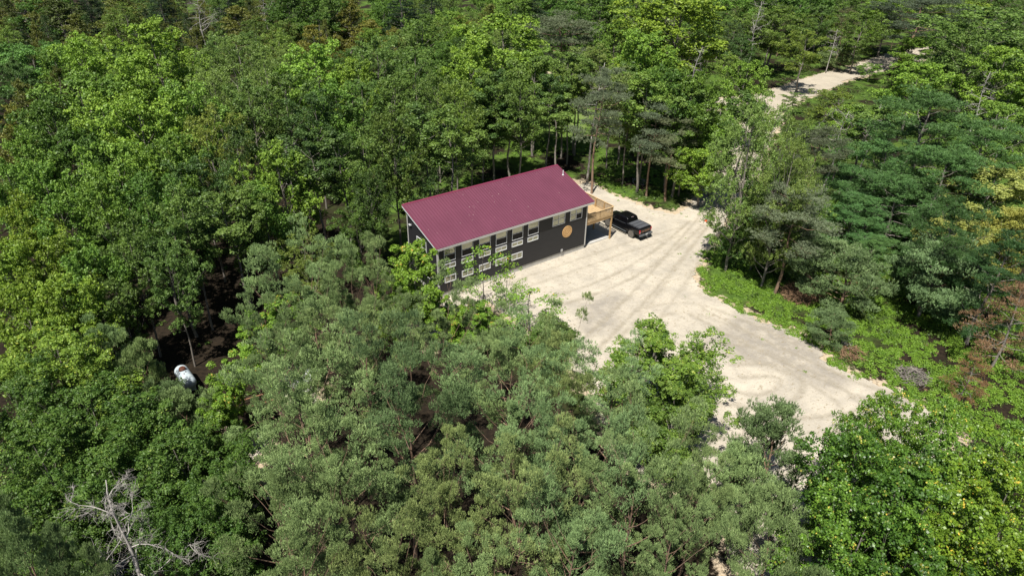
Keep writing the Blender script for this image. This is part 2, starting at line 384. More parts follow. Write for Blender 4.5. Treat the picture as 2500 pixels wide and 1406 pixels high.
b=MB(); b.prism([(yb-.16,rz_(yb-.16)+.03),(yb+.02,rz_(yb)+.045),(yb+.035,rz_(yb)-.14),(yb+.02,rz_(yb)-.14),(yb+.005,rz_(yb)+.02),(yb-.16,rz_(yb-.16)+.02)],'x',xa-.01,xb+.01)
b.build('ridge_flashing',m_roofd,roof)
b=MB(); # fascia front, white
b.box(xa+.0,xb-.0,ya-.022,ya-.002,rz_(ya)-.27,rz_(ya)-.052); b.build('fascia',m_trim,roof)
for X0,X1,mm in ((xa-.022,xa-.002,m_white),(xb+.002,xb+.022,m_white)):
    b=MB(); b.prism([(ya-.02,rz_(ya)-.25),(yb,rz_(yb)-.25),(yb,rz_(yb)-.052),(ya-.02,rz_(ya)-.052)],'x',X0,X1); b.build('rake_board',mm,roof)
b=MB(); b.prism([(ya-.0,rz_(ya)-.20),(yb,rz_(yb)-.20),(yb,rz_(yb)-.09),(ya,rz_(ya)-.09)],'x',xa,xb); b.build('soffit',m_trim,roof)
b=MB()
for X in (xa-.028,): b.prism([(ya,rz_(ya)-.045),(yb,rz_(yb)-.045),(yb,rz_(yb)+.03),(ya,rz_(ya)+.03)],'x',X,X+.06)
b.build('edge_flashing',m_roofd,roof); b=MB()
b.prism([(ya,rz_(ya)-.045),(yb,rz_(yb)-.045),(yb,rz_(yb)+.03),(ya,rz_(ya)+.03)],'x',xb-.04,xb+.03)
b.build('edge_flashing',m_roofd,roof)
p=at(1369,424,rz_(4.3)); vy=4.25; vx=.02
b=MB(); b.lathe([(.11,rz_(vy)+.015),(.10,rz_(vy)+.05),(.055,rz_(vy)+.12),(.05,rz_(vy)+.55)],14,(vx,vy,0)); b.build('vent_pipe',m_white,roof,smooth=False)
# corner boards
for X,Y in ((W0,0),(W1,0),(W0,DP),(W1,DP)):
    sx=-1 if X==W0 else 1; sy=-1 if Y==0 else 1; b=MB(); zt=top(Y)-.0
    xs=sorted((X+sx*.045,X-sx*.11)); ys=sorted((Y+sy*.045,Y+sy*.0277)); b.box(xs[0],xs[1],ys[0],ys[1],.42,zt-.02)
    xs2=sorted((X+sx*.045,X+sx*.0277)); ys2=sorted((Y+sy*.0277,Y-sy*.11)); b.box(xs2[0],xs2[1],ys2[0],ys2[1],.42,zt-.02)
    b.build('corner_board',m_trim,house)
def window(x0,x1,z0,z1,cols,rows,split=.5,dark=(),side=None,fw_=.06):
    """on the front wall, or the left gable when side is set (then x is y)"""
    fr=MB(); gl=MB(); dk=MB()
    def bx(mb,a,b_,c,d,e0,e1):
        if side is None: mb.box(a,b_,-e1,-e0,c,d)
        else: mb.box(W0-e1,W0-e0,a,b_,c,d)
    bx(fr,x0,x0+fw_,z0,z1,.0,.075); bx(fr,x1-fw_,x1,z0,z1,.0,.075); bx(fr,x0+fw_,x1-fw_,z0,z0+fw_,.0,.078); bx(fr,x0+fw_,x1-fw_,z1-fw_,z1,.0,.072)
    xs=[x0+fw_+(x1-x0-2*fw_)*i/cols for i in range(cols+1)]; zs=[z0+fw_,z0+(z1-z0)*split,z1-fw_] if rows==2 else [z0+fw_,z1-fw_]
    mw=.035 if rows==2 else .02
    for x in xs[1:-1]: bx(fr,x-mw,x+mw,z0+fw_,z1-fw_,.0,.07)
    for i in range(cols):
        a=xs[i]+(0 if i==0 else mw); c=xs[i+1]-(0 if i==cols-1 else mw)
        if rows==2: bx(fr,a,c,zs[1]-.025,zs[1]+.025,.0,.065)
        for j in range(rows):
            e=zs[j]+(.025 if j>0 else 0); g=zs[j+1]-(.025 if (rows==2 and j==0) else 0)
            if (i,j) in dark: bx(dk,a,c,e,g,.0,.034)
            else: bx(gl,a,c,e,g,.0,.030+.0012*((i*7+j*3)%3))
    o=fr.build('window',m_white,house)
    if gl.v: gl.build('pane',m_glass,o)
    if dk.v: dk.build('insect_screen',m_screen,o)
    return o
UP=[(-7.94,-6.59),(-9.92,-8.57),(-11.89,-10.55),(-13.85,-12.5),(-15.83,-14.53),(-17.76,-16.51)]
for a,c in UP:
    window(a,c,3.74,5.16,1,2,.50,dark={(0,0)})
    window(a,c,3.02,3.50,2,1,fw_=.042)
for a,c in UP[1:]: window(a,c,1.50,2.20,2,1)
window(-2.41,-.75,3.88,5.16,2,2,.5,dark={(1,0)}); window(-4.76,-3.1,3.88,5.16,2,2,.5)
window(1.95,3.75,3.42,5.15,2,2,.52,side='l')
for a,c in ((1.2,2.2),): window(a,c,1.4,2.2,2,1,side='l')
# security lamps and meter box
def lamp_at(x,y,z,nx,ny):
    t=MB(); t.box(x-.07 if ny else x-.1*abs(nx) ,x+.07 if ny else x,y-.1 if ny else y-.07,y if ny else y+.07,z-.07,z+.07)
    for s in (-1,1):
        cx,cy=(x+nx*.16+(s*.09 if ny else 0),y+ny*.16+(s*.09 if nx else 0))
        t.lathe([(.03,z-.02),(.065,z+.0),(.065,z+.12),(.03,z+.13)],10,(cx,cy,0))
    t.build('security_lamp',m_white,house)
lamp_at(W0-.03,4.75,5.9,-1,0); lamp_at(-18.05,-.03,5.16,0,-1)
b=MB(); b.box(-3.42,-3.2,-.12,-.0,.58,.86); b.box(-3.38,-3.24,-.15,-.12,.66,.8)
b.tube([(-3.36,-.07,.6),(-3.36,-.07,.2),(-3.36,-.12,.02)],.022,6); b.tube([(-3.24,-.06,.6),(-3.22,-.1,.35),(-3.16,-.24,.03)],.016,6)
b.build('outlet_box',m_grey,house)
# carved wooden disc on the wall
m_wood=mat('disc_wood',(.62,.38,.16),.6,noise=.15,nscale=6,stretch=(1,1,5))
m_wood2=mat('disc_carving',(.40,.22,.08),.65)
disc=thing('wall_disc','round carved wooden emblem disc hanging on the black wall','wall emblem',(-2.69,-.03,2.78))
cy_=[(.66,0.0),(.66,-.045),(.645,-.05),(.0,-.05)]
b=MB(); b.lathe([(.665,0.0),(.665,-.035),(.65,-.045),(.58,-.045),(.57,-.035),(.47,-.035),(.46,-.05),(.40,-.05),(.39,-.035),(.20,-.035),(.19,-.05),(.13,-.05),(.12,-.035),(.01,-.035)],48,(0,0,0),'y')
b.build('disc_plate',m_wood,disc)
b=MB()
for i in range(28):        # worn ring of carved marks
    a=2*math.pi*i/28
    if i in (0,7,14,21): continue
    c=Vector((math.cos(a)*.52,0,math.sin(a)*.52)); u=Vector((-math.sin(a),0,math.cos(a))); v=Vector((math.cos(a),0,math.sin(a)))
    hw=.022+.012*((i*5)%3); hh=.032
    V=[c-u*hw-v*hh,c+u*hw-v*hh,c+u*hw+v*hh,c-u*hw+v*hh]; b.add([p+Vector((0,-.030,0)) for p in V]+[p+Vector((0,-.042,0)) for p in V],[(0,1,2,3),(4,5,6,7),(0,1,5,4),(1,2,6,5),(2,3,7,6),(3,0,4,7)])
for i in range(8):         # eight pointed star
    a=2*math.pi*i/8+.2; d=Vector((math.cos(a),0,math.sin(a))); u=Vector((-math.sin(a),0,math.cos(a)))
    V=[d*.21,d*.28+u*.035,d*.37,d*.28-u*.035]; b.add([p+Vector((0,-.030,0)) for p in V]+[p+Vector((0,-.042,0)) for p in V],[(0,1,2,3),(4,5,6,7),(0,1,5,4),(1,2,6,5),(2,3,7,6),(3,0,4,7)])
b.build('disc_carving',m_wood2,disc)

# ================================================================ DECK AND SLAB
m_deck=mat('fresh_pine_boards',(.58,.41,.22),.7,noise=.28,nscale=3,stretch=(1,6,1),bump=.1,bscale=12)
m_deck2=mat('fresh_pine_posts',(.52,.34,.16),.7,noise=.25,nscale=4,stretch=(4,4,1))
deck=thing('deck','raised pale timber deck with slatted railing on the end of the house','deck',(0,0,0))
X1=4.0;Y0=.12;Y1=5.6;ZF=2.92
b=MB(); y=Y0+.02
while y<Y1-.1:
    b.box(.06,X1-.05,y,y+.135,ZF-.04,ZF+.002*((int(y*50))%3)); y+=.144
b.build('floor_boards',m_deck,deck)
b=MB(); b.box(.05,X1,Y0-.03,Y0+.012,ZF-.30,ZF+.0); b.box(X1-.04,X1,Y0+.012,Y1,ZF-.30,ZF-.0); b.box(.05,X1,Y1,Y1+.04,ZF-.30,ZF)
for i in range(1,10): b.box(.05+i*.4,.09+i*.4,Y0+.02,Y1,ZF-.26,ZF-.045)
b.build('joists',m_deck2,deck)
for (px,py) in ((X1-.09,Y0+.04),(X1-.09,Y1-.12),(X1-.09,2.85)):
    b=MB(); b.box(px-.075,px+.075,py-.075,py+.075,0.0,ZF+1.0); b.build('post',m_deck2,deck)
def rail(p0,p1,zt=ZF+1.0):
    r=MB(); d=Vector((p1[0]-p0[0],p1[1]-p0[1],0)); L=d.length; d/=L; n=Vector((-d.y,d.x,0))
    def bar(a,c,hw,z0,z1,mb):
        P=[Vector((p0[0],p0[1],0))+d*a-n*hw,Vector((p0[0],p0[1],0))+d*c-n*hw,Vector((p0[0],p0[1],0))+d*c+n*hw,Vector((p0[0],p0[1],0))+d*a+n*hw]
        mb.add([(q.x,q.y,z0) for q in P]+[(q.x,q.y,z1) for q in P],[(0,3,2,1),(4,5,6,7),(0,1,5,4),(1,2,6,5),(2,3,7,6),(3,0,4,7)])
    bar(0,L,.07,zt,zt+.035,r); bar(0,L,.02,zt-.09,zt-.003,r); bar(0,L,.02,ZF+.08,ZF+.16,r)
    o=r.build('railing',m_deck,deck); bl=MB(); x=.06
    while x<L: bar(x,x+.035,.034,ZF-.02,zt-.015,bl); x+=.125
    bl.build('balusters',m_deck,o)
rail((.06,Y0-.06),(X1-.02,Y0-.06)); rail((X1+.04,Y0),(X1+.04,Y1)); rail((X1,Y1+.06),(2.6,Y1+.06))
for (px,py) in ((2.1,Y0-.03),(X1-.0,1.5)):
    b=MB(); b.box(px-.045,px+.045,py-.02,py+.07,ZF-.1,ZF+1.0); b.build('rail_post',m_deck2,deck)
b=MB()
for i in range(11):
    b.box(2.55-i*.27-.14,2.55-i*.27+.15,Y1+.1,Y1+1.1,ZF-.25-i*.25,ZF-.21-i*.25)
b.prism([(2.7,ZF-.05),(2.7,ZF-.35),(-.35,.0),(-.35,.2)],'y',Y1+.05,Y1+.09) ; b.prism([(2.7,ZF-.05),(2.7,ZF-.35),(-.35,.0),(-.35,.2)],'y',Y1+1.11,Y1+1.15)
b.build('stairs',m_deck2,deck)
slab=MB(); slab.box(.05,4.0,.32,5.4,-.2,.11); o=slab.build('concrete_slab',m_conc,None,bevel=.01); tag(o,'smooth grey concrete slab shaded beneath the timber deck','slab')
# patio chair on the deck
ch=thing('deck_chair','pale wooden chair standing on the timber deck by the house','chair',(1.25,2.1,ZF+.005),R(-60))
b=MB(); b.box(-.25,.25,-.25,.25,.38,.42); b.build('seat',m_deck,ch)
b=MB(); b.prism([(.24,.42),(.34,.95),(.30,.96),(.20,.42)],'x',-.25,.25); b.build('backrest',m_deck,ch)
for sx in (-1,1):
    for sy in (-1,1):
        b=MB(); b.box(sx*.22-.025,sx*.22+.025,sy*.22-.025,sy*.22+.025,0,.38); b.build('leg',m_deck,ch)
    b=MB(); b.box(sx*.28-.04,sx*.28+.04,-.28,.26,.6,.63); b.box(sx*.28-.02,sx*.28+.02,-.25,-.20,0,.6); b.build('armrest',m_deck,ch)

# ================================================================ PICKUP TRUCK (local: y forward from rear axle)
m_paint=mat('black_paint',(.004,.004,.005),.22,spec=.5)
m_tglass=mat('tinted_glass',(.004,.004,.005),.08,spec=.5)
m_tyre=mat('dusty_tyre',(.16,.145,.125),.9,noise=.35,nscale=9)
m_rim=mat('dark_rim',(.05,.05,.055),.35,metal=.6)
m_ton=mat('tonneau_panel',(.085,.09,.10),.55,noise=.1,nscale=5)
m_bump=mat('dark_steel',(.11,.12,.125),.4,metal=.3)
m_red=mat('red_lens',(.45,.015,.02),.2)
m_redw=mat('clear_lens',(.75,.55,.55),.2)
m_copper=mat('copper_letters',(.42,.20,.11),.45)
truck=thing('pickup_truck','black crew cab pickup truck parked beside the timber deck','pickup truck',(7.08,-1.0,.03),R(1.5))
def loft(sections,close=True):
    b=MB(); n=len(sections[0]); V=[p for s in sections for p in s]; F=[]
    for i in range(len(sections)-1):
        for j in range(n): F.append((i*n+j,i*n+(j+1)%n,(i+1)*n+(j+1)%n,(i+1)*n+j))
    F.append(tuple(range(n))[::-1]); F.append(tuple(range((len(sections)-1)*n,len(sections)*n)))
    b.add(V,F); return b
def sec(y,w,z0,z1,crown=.02):
    h=[(w*.86,z0),(w*.97,z0+.08),(w,z0+.28),(w*.995,z1-.25),(w*.965,z1-.06),(w*.90,z1)]
    return [(x,y,z) for x,z in h]+[(0,y,z1+crown)]+[(-x,y,z) for x,z in h[::-1]]
S=[sec(-1.16,.96,.66,1.36,0),sec(-1.12,1.0,.58,1.40,0),sec(-.45,1.05,.55,1.40,0),sec(0,1.06,.55,1.40,0),sec(.5,1.03,.52,1.40,0),sec(1.0,1.0,.45,1.38),sec(2.9,1.0,.45,1.34),sec(3.3,1.03,.5,1.30,.05),sec(3.8,1.06,.5,1.27,.06),sec(4.35,1.04,.5,1.20,.05),sec(4.62,.96,.52,1.08,.03),sec(4.72,.86,.55,.98,0)]
body=loft(S).build('body',m_paint,truck,bevel=.02)
# cab greenhouse
def cabsec(y,w,z0,z1,wt): return [(w,y,z0),(w*.98,y,z0+.05),(wt+.03,y,z1-.07),(wt-.06,y,z1),(0,y,z1+.015),(-wt+.06,y,z1),(-wt-.03,y,z1-.07),(-w*.98,y,z0+.05),(-w,y,z0)]
cs=[cabsec(.78,.93,1.33,1.42,.86),cabsec(.98,.93,1.33,1.90,.76),cabsec(1.2,.93,1.33,1.955,.76),cabsec(2.3,.93,1.30,1.965,.76),cabsec(2.65,.93,1.30,1.88,.77),cabsec(3.35,.93,1.28,1.36,.84)]
cab=loft(cs).build('cab',m_paint,truck,bevel=.015)
def quadpanel(P,t,name,m,par):
    P=[Vector(p) for p in P]; n=(P[1]-P[0]).cross(P[2]-P[0]).normalized()*t; b=MB(); b.add([p for p in P]+[p+n for p in P],[(0,3,2,1),(4,5,6,7),(0,1,5,4),(1,2,6,5),(2,3,7,6),(3,0,4,7)]); return b.build(name,m,par)
for s in (1,-1):
    k=lambda y,z:(s*(.915-(z-1.40)*.27+.012),y,z)
    for (a,c,a2,c2) in ((1.08,1.82,1.12,1.82),(1.92,2.85,1.92,2.45)):
        P=[k(a,1.42),k(c,1.40),k(c2,1.84),k(a2,1.84)]
        quadpanel(P if s<0 else P[::-1],.006,'side_window',m_tglass,cab)
quadpanel([(.70,.795,1.45),(-.70,.795,1.45),(-.62,.955,1.84),(.62,.955,1.84)],.012,'rear_window',m_tglass,cab)
quadpanel([(-.78,3.27,1.40),(.78,3.27,1.40),(.68,2.72,1.86),(-.68,2.72,1.86)],-.012,'windshield',m_tglass,cab)
b=MB(); b.box(-.14,-.05,.93,.97,1.90,1.925); b.box(.05,.14,.93,.97,1.90,1.925); b.build('brake_lamp',m_redw,cab)
for i,(a,c) in enumerate(((-.98,-.44),(-.36,.14),(.22,.72))):
    b=MB(); b.box(-.80,.80,a,c,1.385,1.455); b.build('tonneau_panel',m_ton,truck,bevel=.012)
b=MB(); b.box(-.86,.86,-1.05,.76,1.37,1.42); b.build('tonneau_frame',m_black,truck)
tg=MB(); tg.box(-.80,.80,-1.20,-1.13,.72,1.34); tg=tg.build('tailgate',m_paint,truck,bevel=.015)
b=MB(); x=-.62; k=0
for wd in (.09,.09,.09,None,.09,.12,.09,.05,.10,.09,.11):
    if wd is None: x+=.07; continue
    b.box(x,x+wd*.3,-1.212,-1.2,1.0,1.12)
    b.box(x+wd*.3,x+wd,-1.212,-1.2,1.085 if k%2 else 1.0,1.12 if k%2 else 1.035); k+=1; x+=wd+.03
b.build('tailgate_letters',m_copper,tg)
for s in (-1,1):
    b=MB(); b.box(min(s*.82,s*.985),max(s*.82,s*.985),-1.205,-.98,.86,1.26); tl=b.build('tail_lamp',m_red,truck,bevel=.02)
    b=MB(); b.box(min(s*.87,s*.95),max(s*.87,s*.95),-1.214,-1.2,.93,1.06); b.build('reverse_lens',m_redw,tl)
b=MB(); b.prism([(-1.42,.56),(-1.42,.68),(-1.15,.74),(-1.15,.52)],'x',-.98,-.22); b.prism([(-1.42,.56),(-1.42,.68),(-1.15,.74),(-1.15,.52)],'x',.22,.98); b.prism([(-1.38,.50),(-1.38,.62),(-1.15,.68),(-1.15,.48)],'x',-.22,.22)
bp=b.build('rear_bumper',m_bump,truck,bevel=.015)
b=MB(); b.box(-.16,.16,-1.40,-1.385,.62,.77); b.build('licence_plate',m_white,bp)
b=MB(); b.box(-.035,.035,-1.62,-1.2,.42,.49); b.tube([(0,-1.6,.49),(0,-1.6,.56)],.03,8); b.build('tow_hitch',m_bump,bp)
b=MB(); b.prism([(4.55,.5),(4.86,.52),(4.86,.74),(4.6,.8)],'x',-.98,.98); b.build('front_bumper',m_bump,truck,bevel=.02)
for s in (-1,1):
    b=MB(); b.box(min(s*.62,s*.9),max(s*.62,s*.9),4.5,4.72,.86,1.06); b.build('headlight',m_redw,truck,bevel=.02)
    b=MB(); b.box(min(s*.98,s*1.12),max(s*.98,s*1.12),.72,3.0,.42,.48); b.build('running_board',m_bump,truck,bevel=.01)
    b=MB(); b.box(min(s*.98,s*1.24),max(s*.98,s*1.24),2.72,2.86,1.36,1.60); b.build('side_mirror',m_black,truck,bevel=.03)
    b=MB(); b.tube([(s*.93,.2+.6,1.43),(s*.93,.6,1.43),(s*.93,-1.0,1.42)],.016,6); b.build('bed_rail',m_bump,truck)
    b=MB(); b.tube([(s*1.005,1.0,1.33),(s*1.005,2.8,1.30)],.012,6); b.build('window_trim',m_bump,truck)
    for wy in (0,3.72):
        b=MB(); pr=[(.25,-.14),(.41,-.14),(.435,-.10),(.435,.10),(.41,.14),(.26,.14)]
        b.lathe([(r,s*x) for r,x in pr],32,(s*.93,wy,.435),'x'); wh=b.build('wheel',m_tyre,truck,smooth=False)
        b=MB(); b.lathe([(.26,s*.02),(.26,s*.115),(.235,s*.12),(.22,s*.06),(.01,s*.06)],24,(s*.93,wy,.435),'x')
        for q in range(6):
            a=2*math.pi*q/6; d=Vector((0,math.cos(a),math.sin(a))); u=Vector((0,-math.sin(a),math.cos(a)))
            c=Vector((s*.93+s*.06,wy,.435)); o_=Vector((s*.05,0,0))
            V=[c+d*.04-u*.03,c+d*.23-u*.022,c+d*.23+u*.022,c+d*.04+u*.03]; b.add(V+[v+o_ for v in V],[(0,1,2,3),(4,5,6,7),(0,1,5,4),(1,2,6,5),(2,3,7,6),(3,0,4,7)])
        b.build('rim',m_rim,wh)
        b=MB() # arch flare
        pts=[(s*1.05,wy+math.cos(t)*.50,.47+math.sin(t)*.50) for t in np.linspace(.05,math.pi-.05,14)]
        b.tube(pts,.035,6); b.build('wheel_arch',m_black,truck)
        b=MB(); b.lathe([(.47,s*0),(.47,s*.16),(.02,s*.16)],24,(s*.895,wy,.47),'x'); b.build('wheel_well',m_black,truck)

# ================================================================ SMALL THINGS
m_or=mat('orange_plastic',(.85,.11,.03),.5); m_tank=mat('weathered_tank_paint',(.62,.68,.70),.45,noise=.45,nscale=2.5,col2=(.38,.46,.52),stretch=(1,1,1)); m_rust=mat('rusty_brown',(.10,.035,.02),.6)
cp=at(1723,541); cone=thing('traffic_cone','small orange traffic cone with white top standing on the driveway','traffic cone',(cp[0],cp[1],zgr(cp[0],cp[1])+.03))
b=MB(); b.box(-.21,.21,-.21,.21,0,.04); b.build('cone_base',m_or,cone)
b=MB(); b.lathe([(.165,.04),(.115,.30)],20); b.build('cone_body',m_or,cone); b=MB(); b.lathe([(.115,.302),(.06,.60)],20); b.build('reflective_collar',m_white,cone)
b=MB(); b.lathe([(.06,.602),(.035,.74)],20); b.build('cone_tip',m_white,cone)
tp=at(452,918,1.0); ta=at(436,892,1.2); tb=at(472,944,1.2); an=math.atan2(tb[1]-ta[1],tb[0]-ta[0])
tank=thing('propane_tank','weathered pale steel propane tank with rusty dome lid under dark trees','propane tank',(tp[0],tp[1],zgr(tp[0],tp[1])),an)
Rt=.52; Lh=1.35
prof=[(.02,-Lh-.0)]+[(Rt*math.sin(t),-Lh+.42-.42*math.cos(t)) for t in np.linspace(.15,math.pi/2,7)]+[(Rt,0)]+[(Rt*math.sin(t),Lh-.42+.42*math.cos(t)) for t in np.linspace(math.pi/2,.15,7)]+[(.02,Lh)]
b=MB(); b.lathe(prof,28,(0,0,.95),'x'); b.build('shell',m_tank,tank,smooth=True)
b=MB(); b.lathe([(.26,1.42),(.26,1.56),(.20,1.64),(.02,1.66)],20,(-.35,0,0)); b.build('valve_dome',m_rust,tank,smooth=False)
b=MB(); b.tube([(.12,.1,1.45),(.12,.1,1.52)],.05,8); b.tube([(.32,-.08,1.45),(.32,-.08,1.53)],.04,8); b.build('valve',m_bump,tank)
for x in (-.7,.7):
    b=MB(); b.box(x-.05,x+.05,-.4,.4,-.05,.62); b.build('saddle_leg',m_tank,tank)
# fence rails glimpsed near the tank
m_rail=mat('weathered_rail',(.34,.17,.09),.8,noise=.3,nscale=5)
for (a,c,lab) in (((588+ -10,978),(642,962),'upper thin reddish wooden pole lying between young maple and small pine'),((592-10,1000),(650,980),'lower thin reddish wooden pole lying between young maple and small pine')):
    pa=at(a[0]-80,a[1]+27,.5); pb=at(c[0]+20,c[1]-6,.5); b=MB(); b.tube([pa,(np.array(pa)+pb)/2+[0,0,.01],pb],.045,7); o=b.build('wooden_pole',m_rail); tag(o,lab,'pole',group='reddish poles beside the tank')
# white trailer glimpsed through the pines
vp=at(735,945,.0); van=thing('utility_trailer','white covered utility trailer barely glimpsed through a gap in the pines','trailer',(vp[0],vp[1],zgr(vp[0],vp[1])),R(40))
b=MB(); b.box(-.9,.9,-1.2,1.2,.35,1.35); b.build('trailer_box',m_white,van,bevel=.08)
b=MB(); b.tube([(0,1.2,.4),(0,2.1,.35)],.05,6); b.build('drawbar',m_black,van)
for s in (-1,1):
    b=MB(); b.lathe([(.1,-.08),(.3,-.08),(.3,.08),(.1,.08)],20,(s*1.0,0,.3),'x'); b.build('wheel',m_tyre,van)

# ================================================================ TREES
def unit(v): return v/np.maximum(np.linalg.norm(v,axis=-1,keepdims=True),1e-9)
def leaf_quads(cl,n,size,aspect,rng,flat=.85,up=.45,rnd=1.1,shell=.55,droop=0,center=None):
    """leaf-sized diamonds on and in every clump of cl (K,4: x,y,z,r)"""
    K=len(cl); c=np.repeat(cl,n,0); N=len(c)
    d=unit(rng.normal(size=(N,3))); fl=(d[:,2]<-.25)&(rng.rand(N)<.6); d[fl,2]*=-1
    rr=c[:,3]*(shell+(1-shell)*rng.rand(N))*(1+.12*rng.normal(size=N))
    p=c[:,:3]+d*rr[:,None]*np.array([1,1,flat])
    nr=unit(d*.7+np.array([0,0,up])+rng.normal(size=(N,3))*rnd*.5)
    t=unit(np.cross(nr,rng.normal(size=(N,3)))); t[:,2]-=droop; t=unit(t); bb=unit(np.cross(nr,t))
    s=size*(.65+.7*rng.rand(N))[:,None]
    V=np.stack([p-t*s*.5,p+bb*s*.5*aspect+t*s*.05,p+t*s*.5,p-bb*s*.5*aspect+t*s*.05],1).reshape(-1,3)
    tint=np.clip(np.repeat(rng.rand(K),n)*.45+rng.rand(N)*.55,0,1)
    return V,tint
def needle_tris(cl,n,length,width,m,rng,flat=.7,up=.8,spread=.75,shoot=.2,shell=.7):
    """n upturned shoots per clump, m needles each"""
    K=len(cl); c=np.repeat(cl,n,0); N=len(c)
    d=unit(rng.normal(size=(N,3))); fl=(d[:,2]<-.1)&(rng.rand(N)<.8); d[fl,2]*=-1
    p=c[:,:3]+d*(c[:,3]*(shell+(1-shell)*rng.rand(N)))[:,None]*np.array([1,1,flat])
    ax=unit(d*.6+np.array([0,0,up])+rng.normal(size=(N,3))*.22)
    a=np.repeat(ax,m,0); q=np.repeat(p,m,0); M_=len(a)
    per=unit(np.cross(a,rng.normal(size=(M_,3)))); al=rng.rand(M_)[:,None]
    dr=unit(a*(.55+.5*al)+per*spread)
    st=q+a*al*shoot; L=length*(.7+.6*rng.rand(M_))[:,None]; sd=unit(np.cross(dr,rng.normal(size=(M_,3))))*width
    V=np.stack([st-sd*.5,st+sd*.5,st+dr*L],1).reshape(-1,3)
    tint=np.clip(np.repeat(np.repeat(rng.rand(K),n)*.4+rng.rand(N)*.35,m)+rng.rand(M_)*.25,0,1)
    return V,tint
def skeleton(kind,seed):
    """returns limbs (list of point lists + radii) and clumps"""
    K=KIND[kind]; rng=np.random.RandomState(seed); H=K['H']; Dm=K['D']*.5
    limbs=[];cl=[]
    lean=rng.normal(size=2)*K.get('lean',.03)*H
    def axis(z): t=z/H; return np.array([lean[0]*t*t+.12*math.sin(z*.7+seed),lean[1]*t*t+.12*math.cos(z*.6+seed*2),z])
    forks=K.get('forks',1)
    zs=np.linspace(-.2,H*.96,11); r0=K.get('r',.17)
    limbs.append(([axis(z) for z in zs],[r0*(1-.88*i/10)+.01 for i in range(11)]))
    b0=K['base']*H; nl=K['limbs']; lob=rng.rand(6)*6.28; la=rng.uniform(.08,.24,6)
    if K.get('multi'):
        for q in range(K['multi']):
            a=rng.rand()*6.28; P=[axis(b0*.4)]; 
            for s in range(1,7):
                z=b0*.4+(H*.88-b0*.4)*s/6; o=Dm*.55*(s/6)**.8; P.append(axis(z)+np.array([math.cos(a)*o,math.sin(a)*o,0])+rng.normal(size=3)*.1)
            limbs.append((P,[r0*.55*(1-.85*i/6) for i in range(7)]))
    for i in range(nl):
        t=(i+.5)/nl; t=t**K.get('dist',1.0); z=b0+(H*.97-b0)*t
        az=i*2.399963+rng.normal()*.35
        env=np.interp(t,K['env'][0],K['env'][1])*Dm
        env*=min(1.3,max(.4,1+sum(la[k]*math.sin((k+1)*az+lob[k]) for k in range(4))*.8*K.get('lob',1.2)))
        Ln=max(.25,env*rng.uniform(.78,1.12)); el=np.interp(t,[0,1],K['elev'])+rng.normal()*.10
        st=axis(max(.3,z-Ln*math.tan(el)*.75)) if K.get('ascend') else axis(z)
        P=[st];ns=5
        for s in range(1,ns+1):
            u=s/ns; o=Ln*u; dz=Ln*math.tan(el)*(u if K.get('ascend') else u**1.2)-K.get('sag',0)*Ln*math.sin(u*math.pi)*.5
            P.append(st+np.array([math.cos(az+.25*u*math.sin(i)),math.sin(az+.25*u*math.sin(i)),0])*o+np.array([0,0,dz])+rng.normal(size=3)*.05*Ln*u)
        rb=max(.018,r0*.42*(1-.7*t)); limbs.append((P,[rb*(1-.85*s/ns) for s in range(ns+1)]))
        nc=max(1,int(round(K['cpl']*Ln/Dm*(.8+.4*rng.rand())))) if Ln>Dm*.2 else 1
        for k in range(nc):
            u=1-(k/max(1,nc))*K.get('inner',.6)*rng.uniform(.8,1.1); u=min(1,max(.15,u)); fi=u*ns; j=min(ns-1,int(fi)); p=P[j]+(P[j+1]-P[j])*(fi-j)
            side=rng.normal()*Ln*.22*K.get('side',1); off=np.array([-math.sin(az)*side,math.cos(az)*side,rng.normal()*.12*K['cr']+K['cr']*.15])
            r=K['cr']*rng.uniform(.65,1.3)*(.75+.5*(Ln/Dm)*.5)
            cl.append([*(p+off),r])
            if k%2==0 or K.get('twigs'): limbs.append(([p-(p-P[max(0,j-1)])*.4,(p+p+off)/2+rng.normal(size=3)*.05,p+off*1.05],[rb*.42,rb*.3,rb*.1+.003]))
    for k in range(K.get('top',3)): cl.append([*(axis(H*(.93+.03*k))+rng.normal(size=3)*.25*K['cr']),K['cr']*.7*(1-.15*k)])
    return limbs,np.array(cl),rng
C3=lambda r,g,b:(r,g,b)
m_bark=mat('grey_bark',(.27,.24,.205),.9,noise=.45,nscale=6,stretch=(3,3,.6)); m_barkp=mat('pine_bark',(.31,.19,.12),.9,noise=.5,nscale=4,stretch=(2,2,.5),col2=(.15,.11,.085)); m_barkd=mat('weathered_wood',(.50,.465,.43),.85,noise=.35,nscale=5,stretch=(3,3,.6)); m_birch=mat('pale_bark',(.42,.40,.36),.8,noise=.5,nscale=5,stretch=(1,1,4)); m_barkk=mat('dark_bark',(.07,.055,.045),.9,noise=.4,nscale=6)
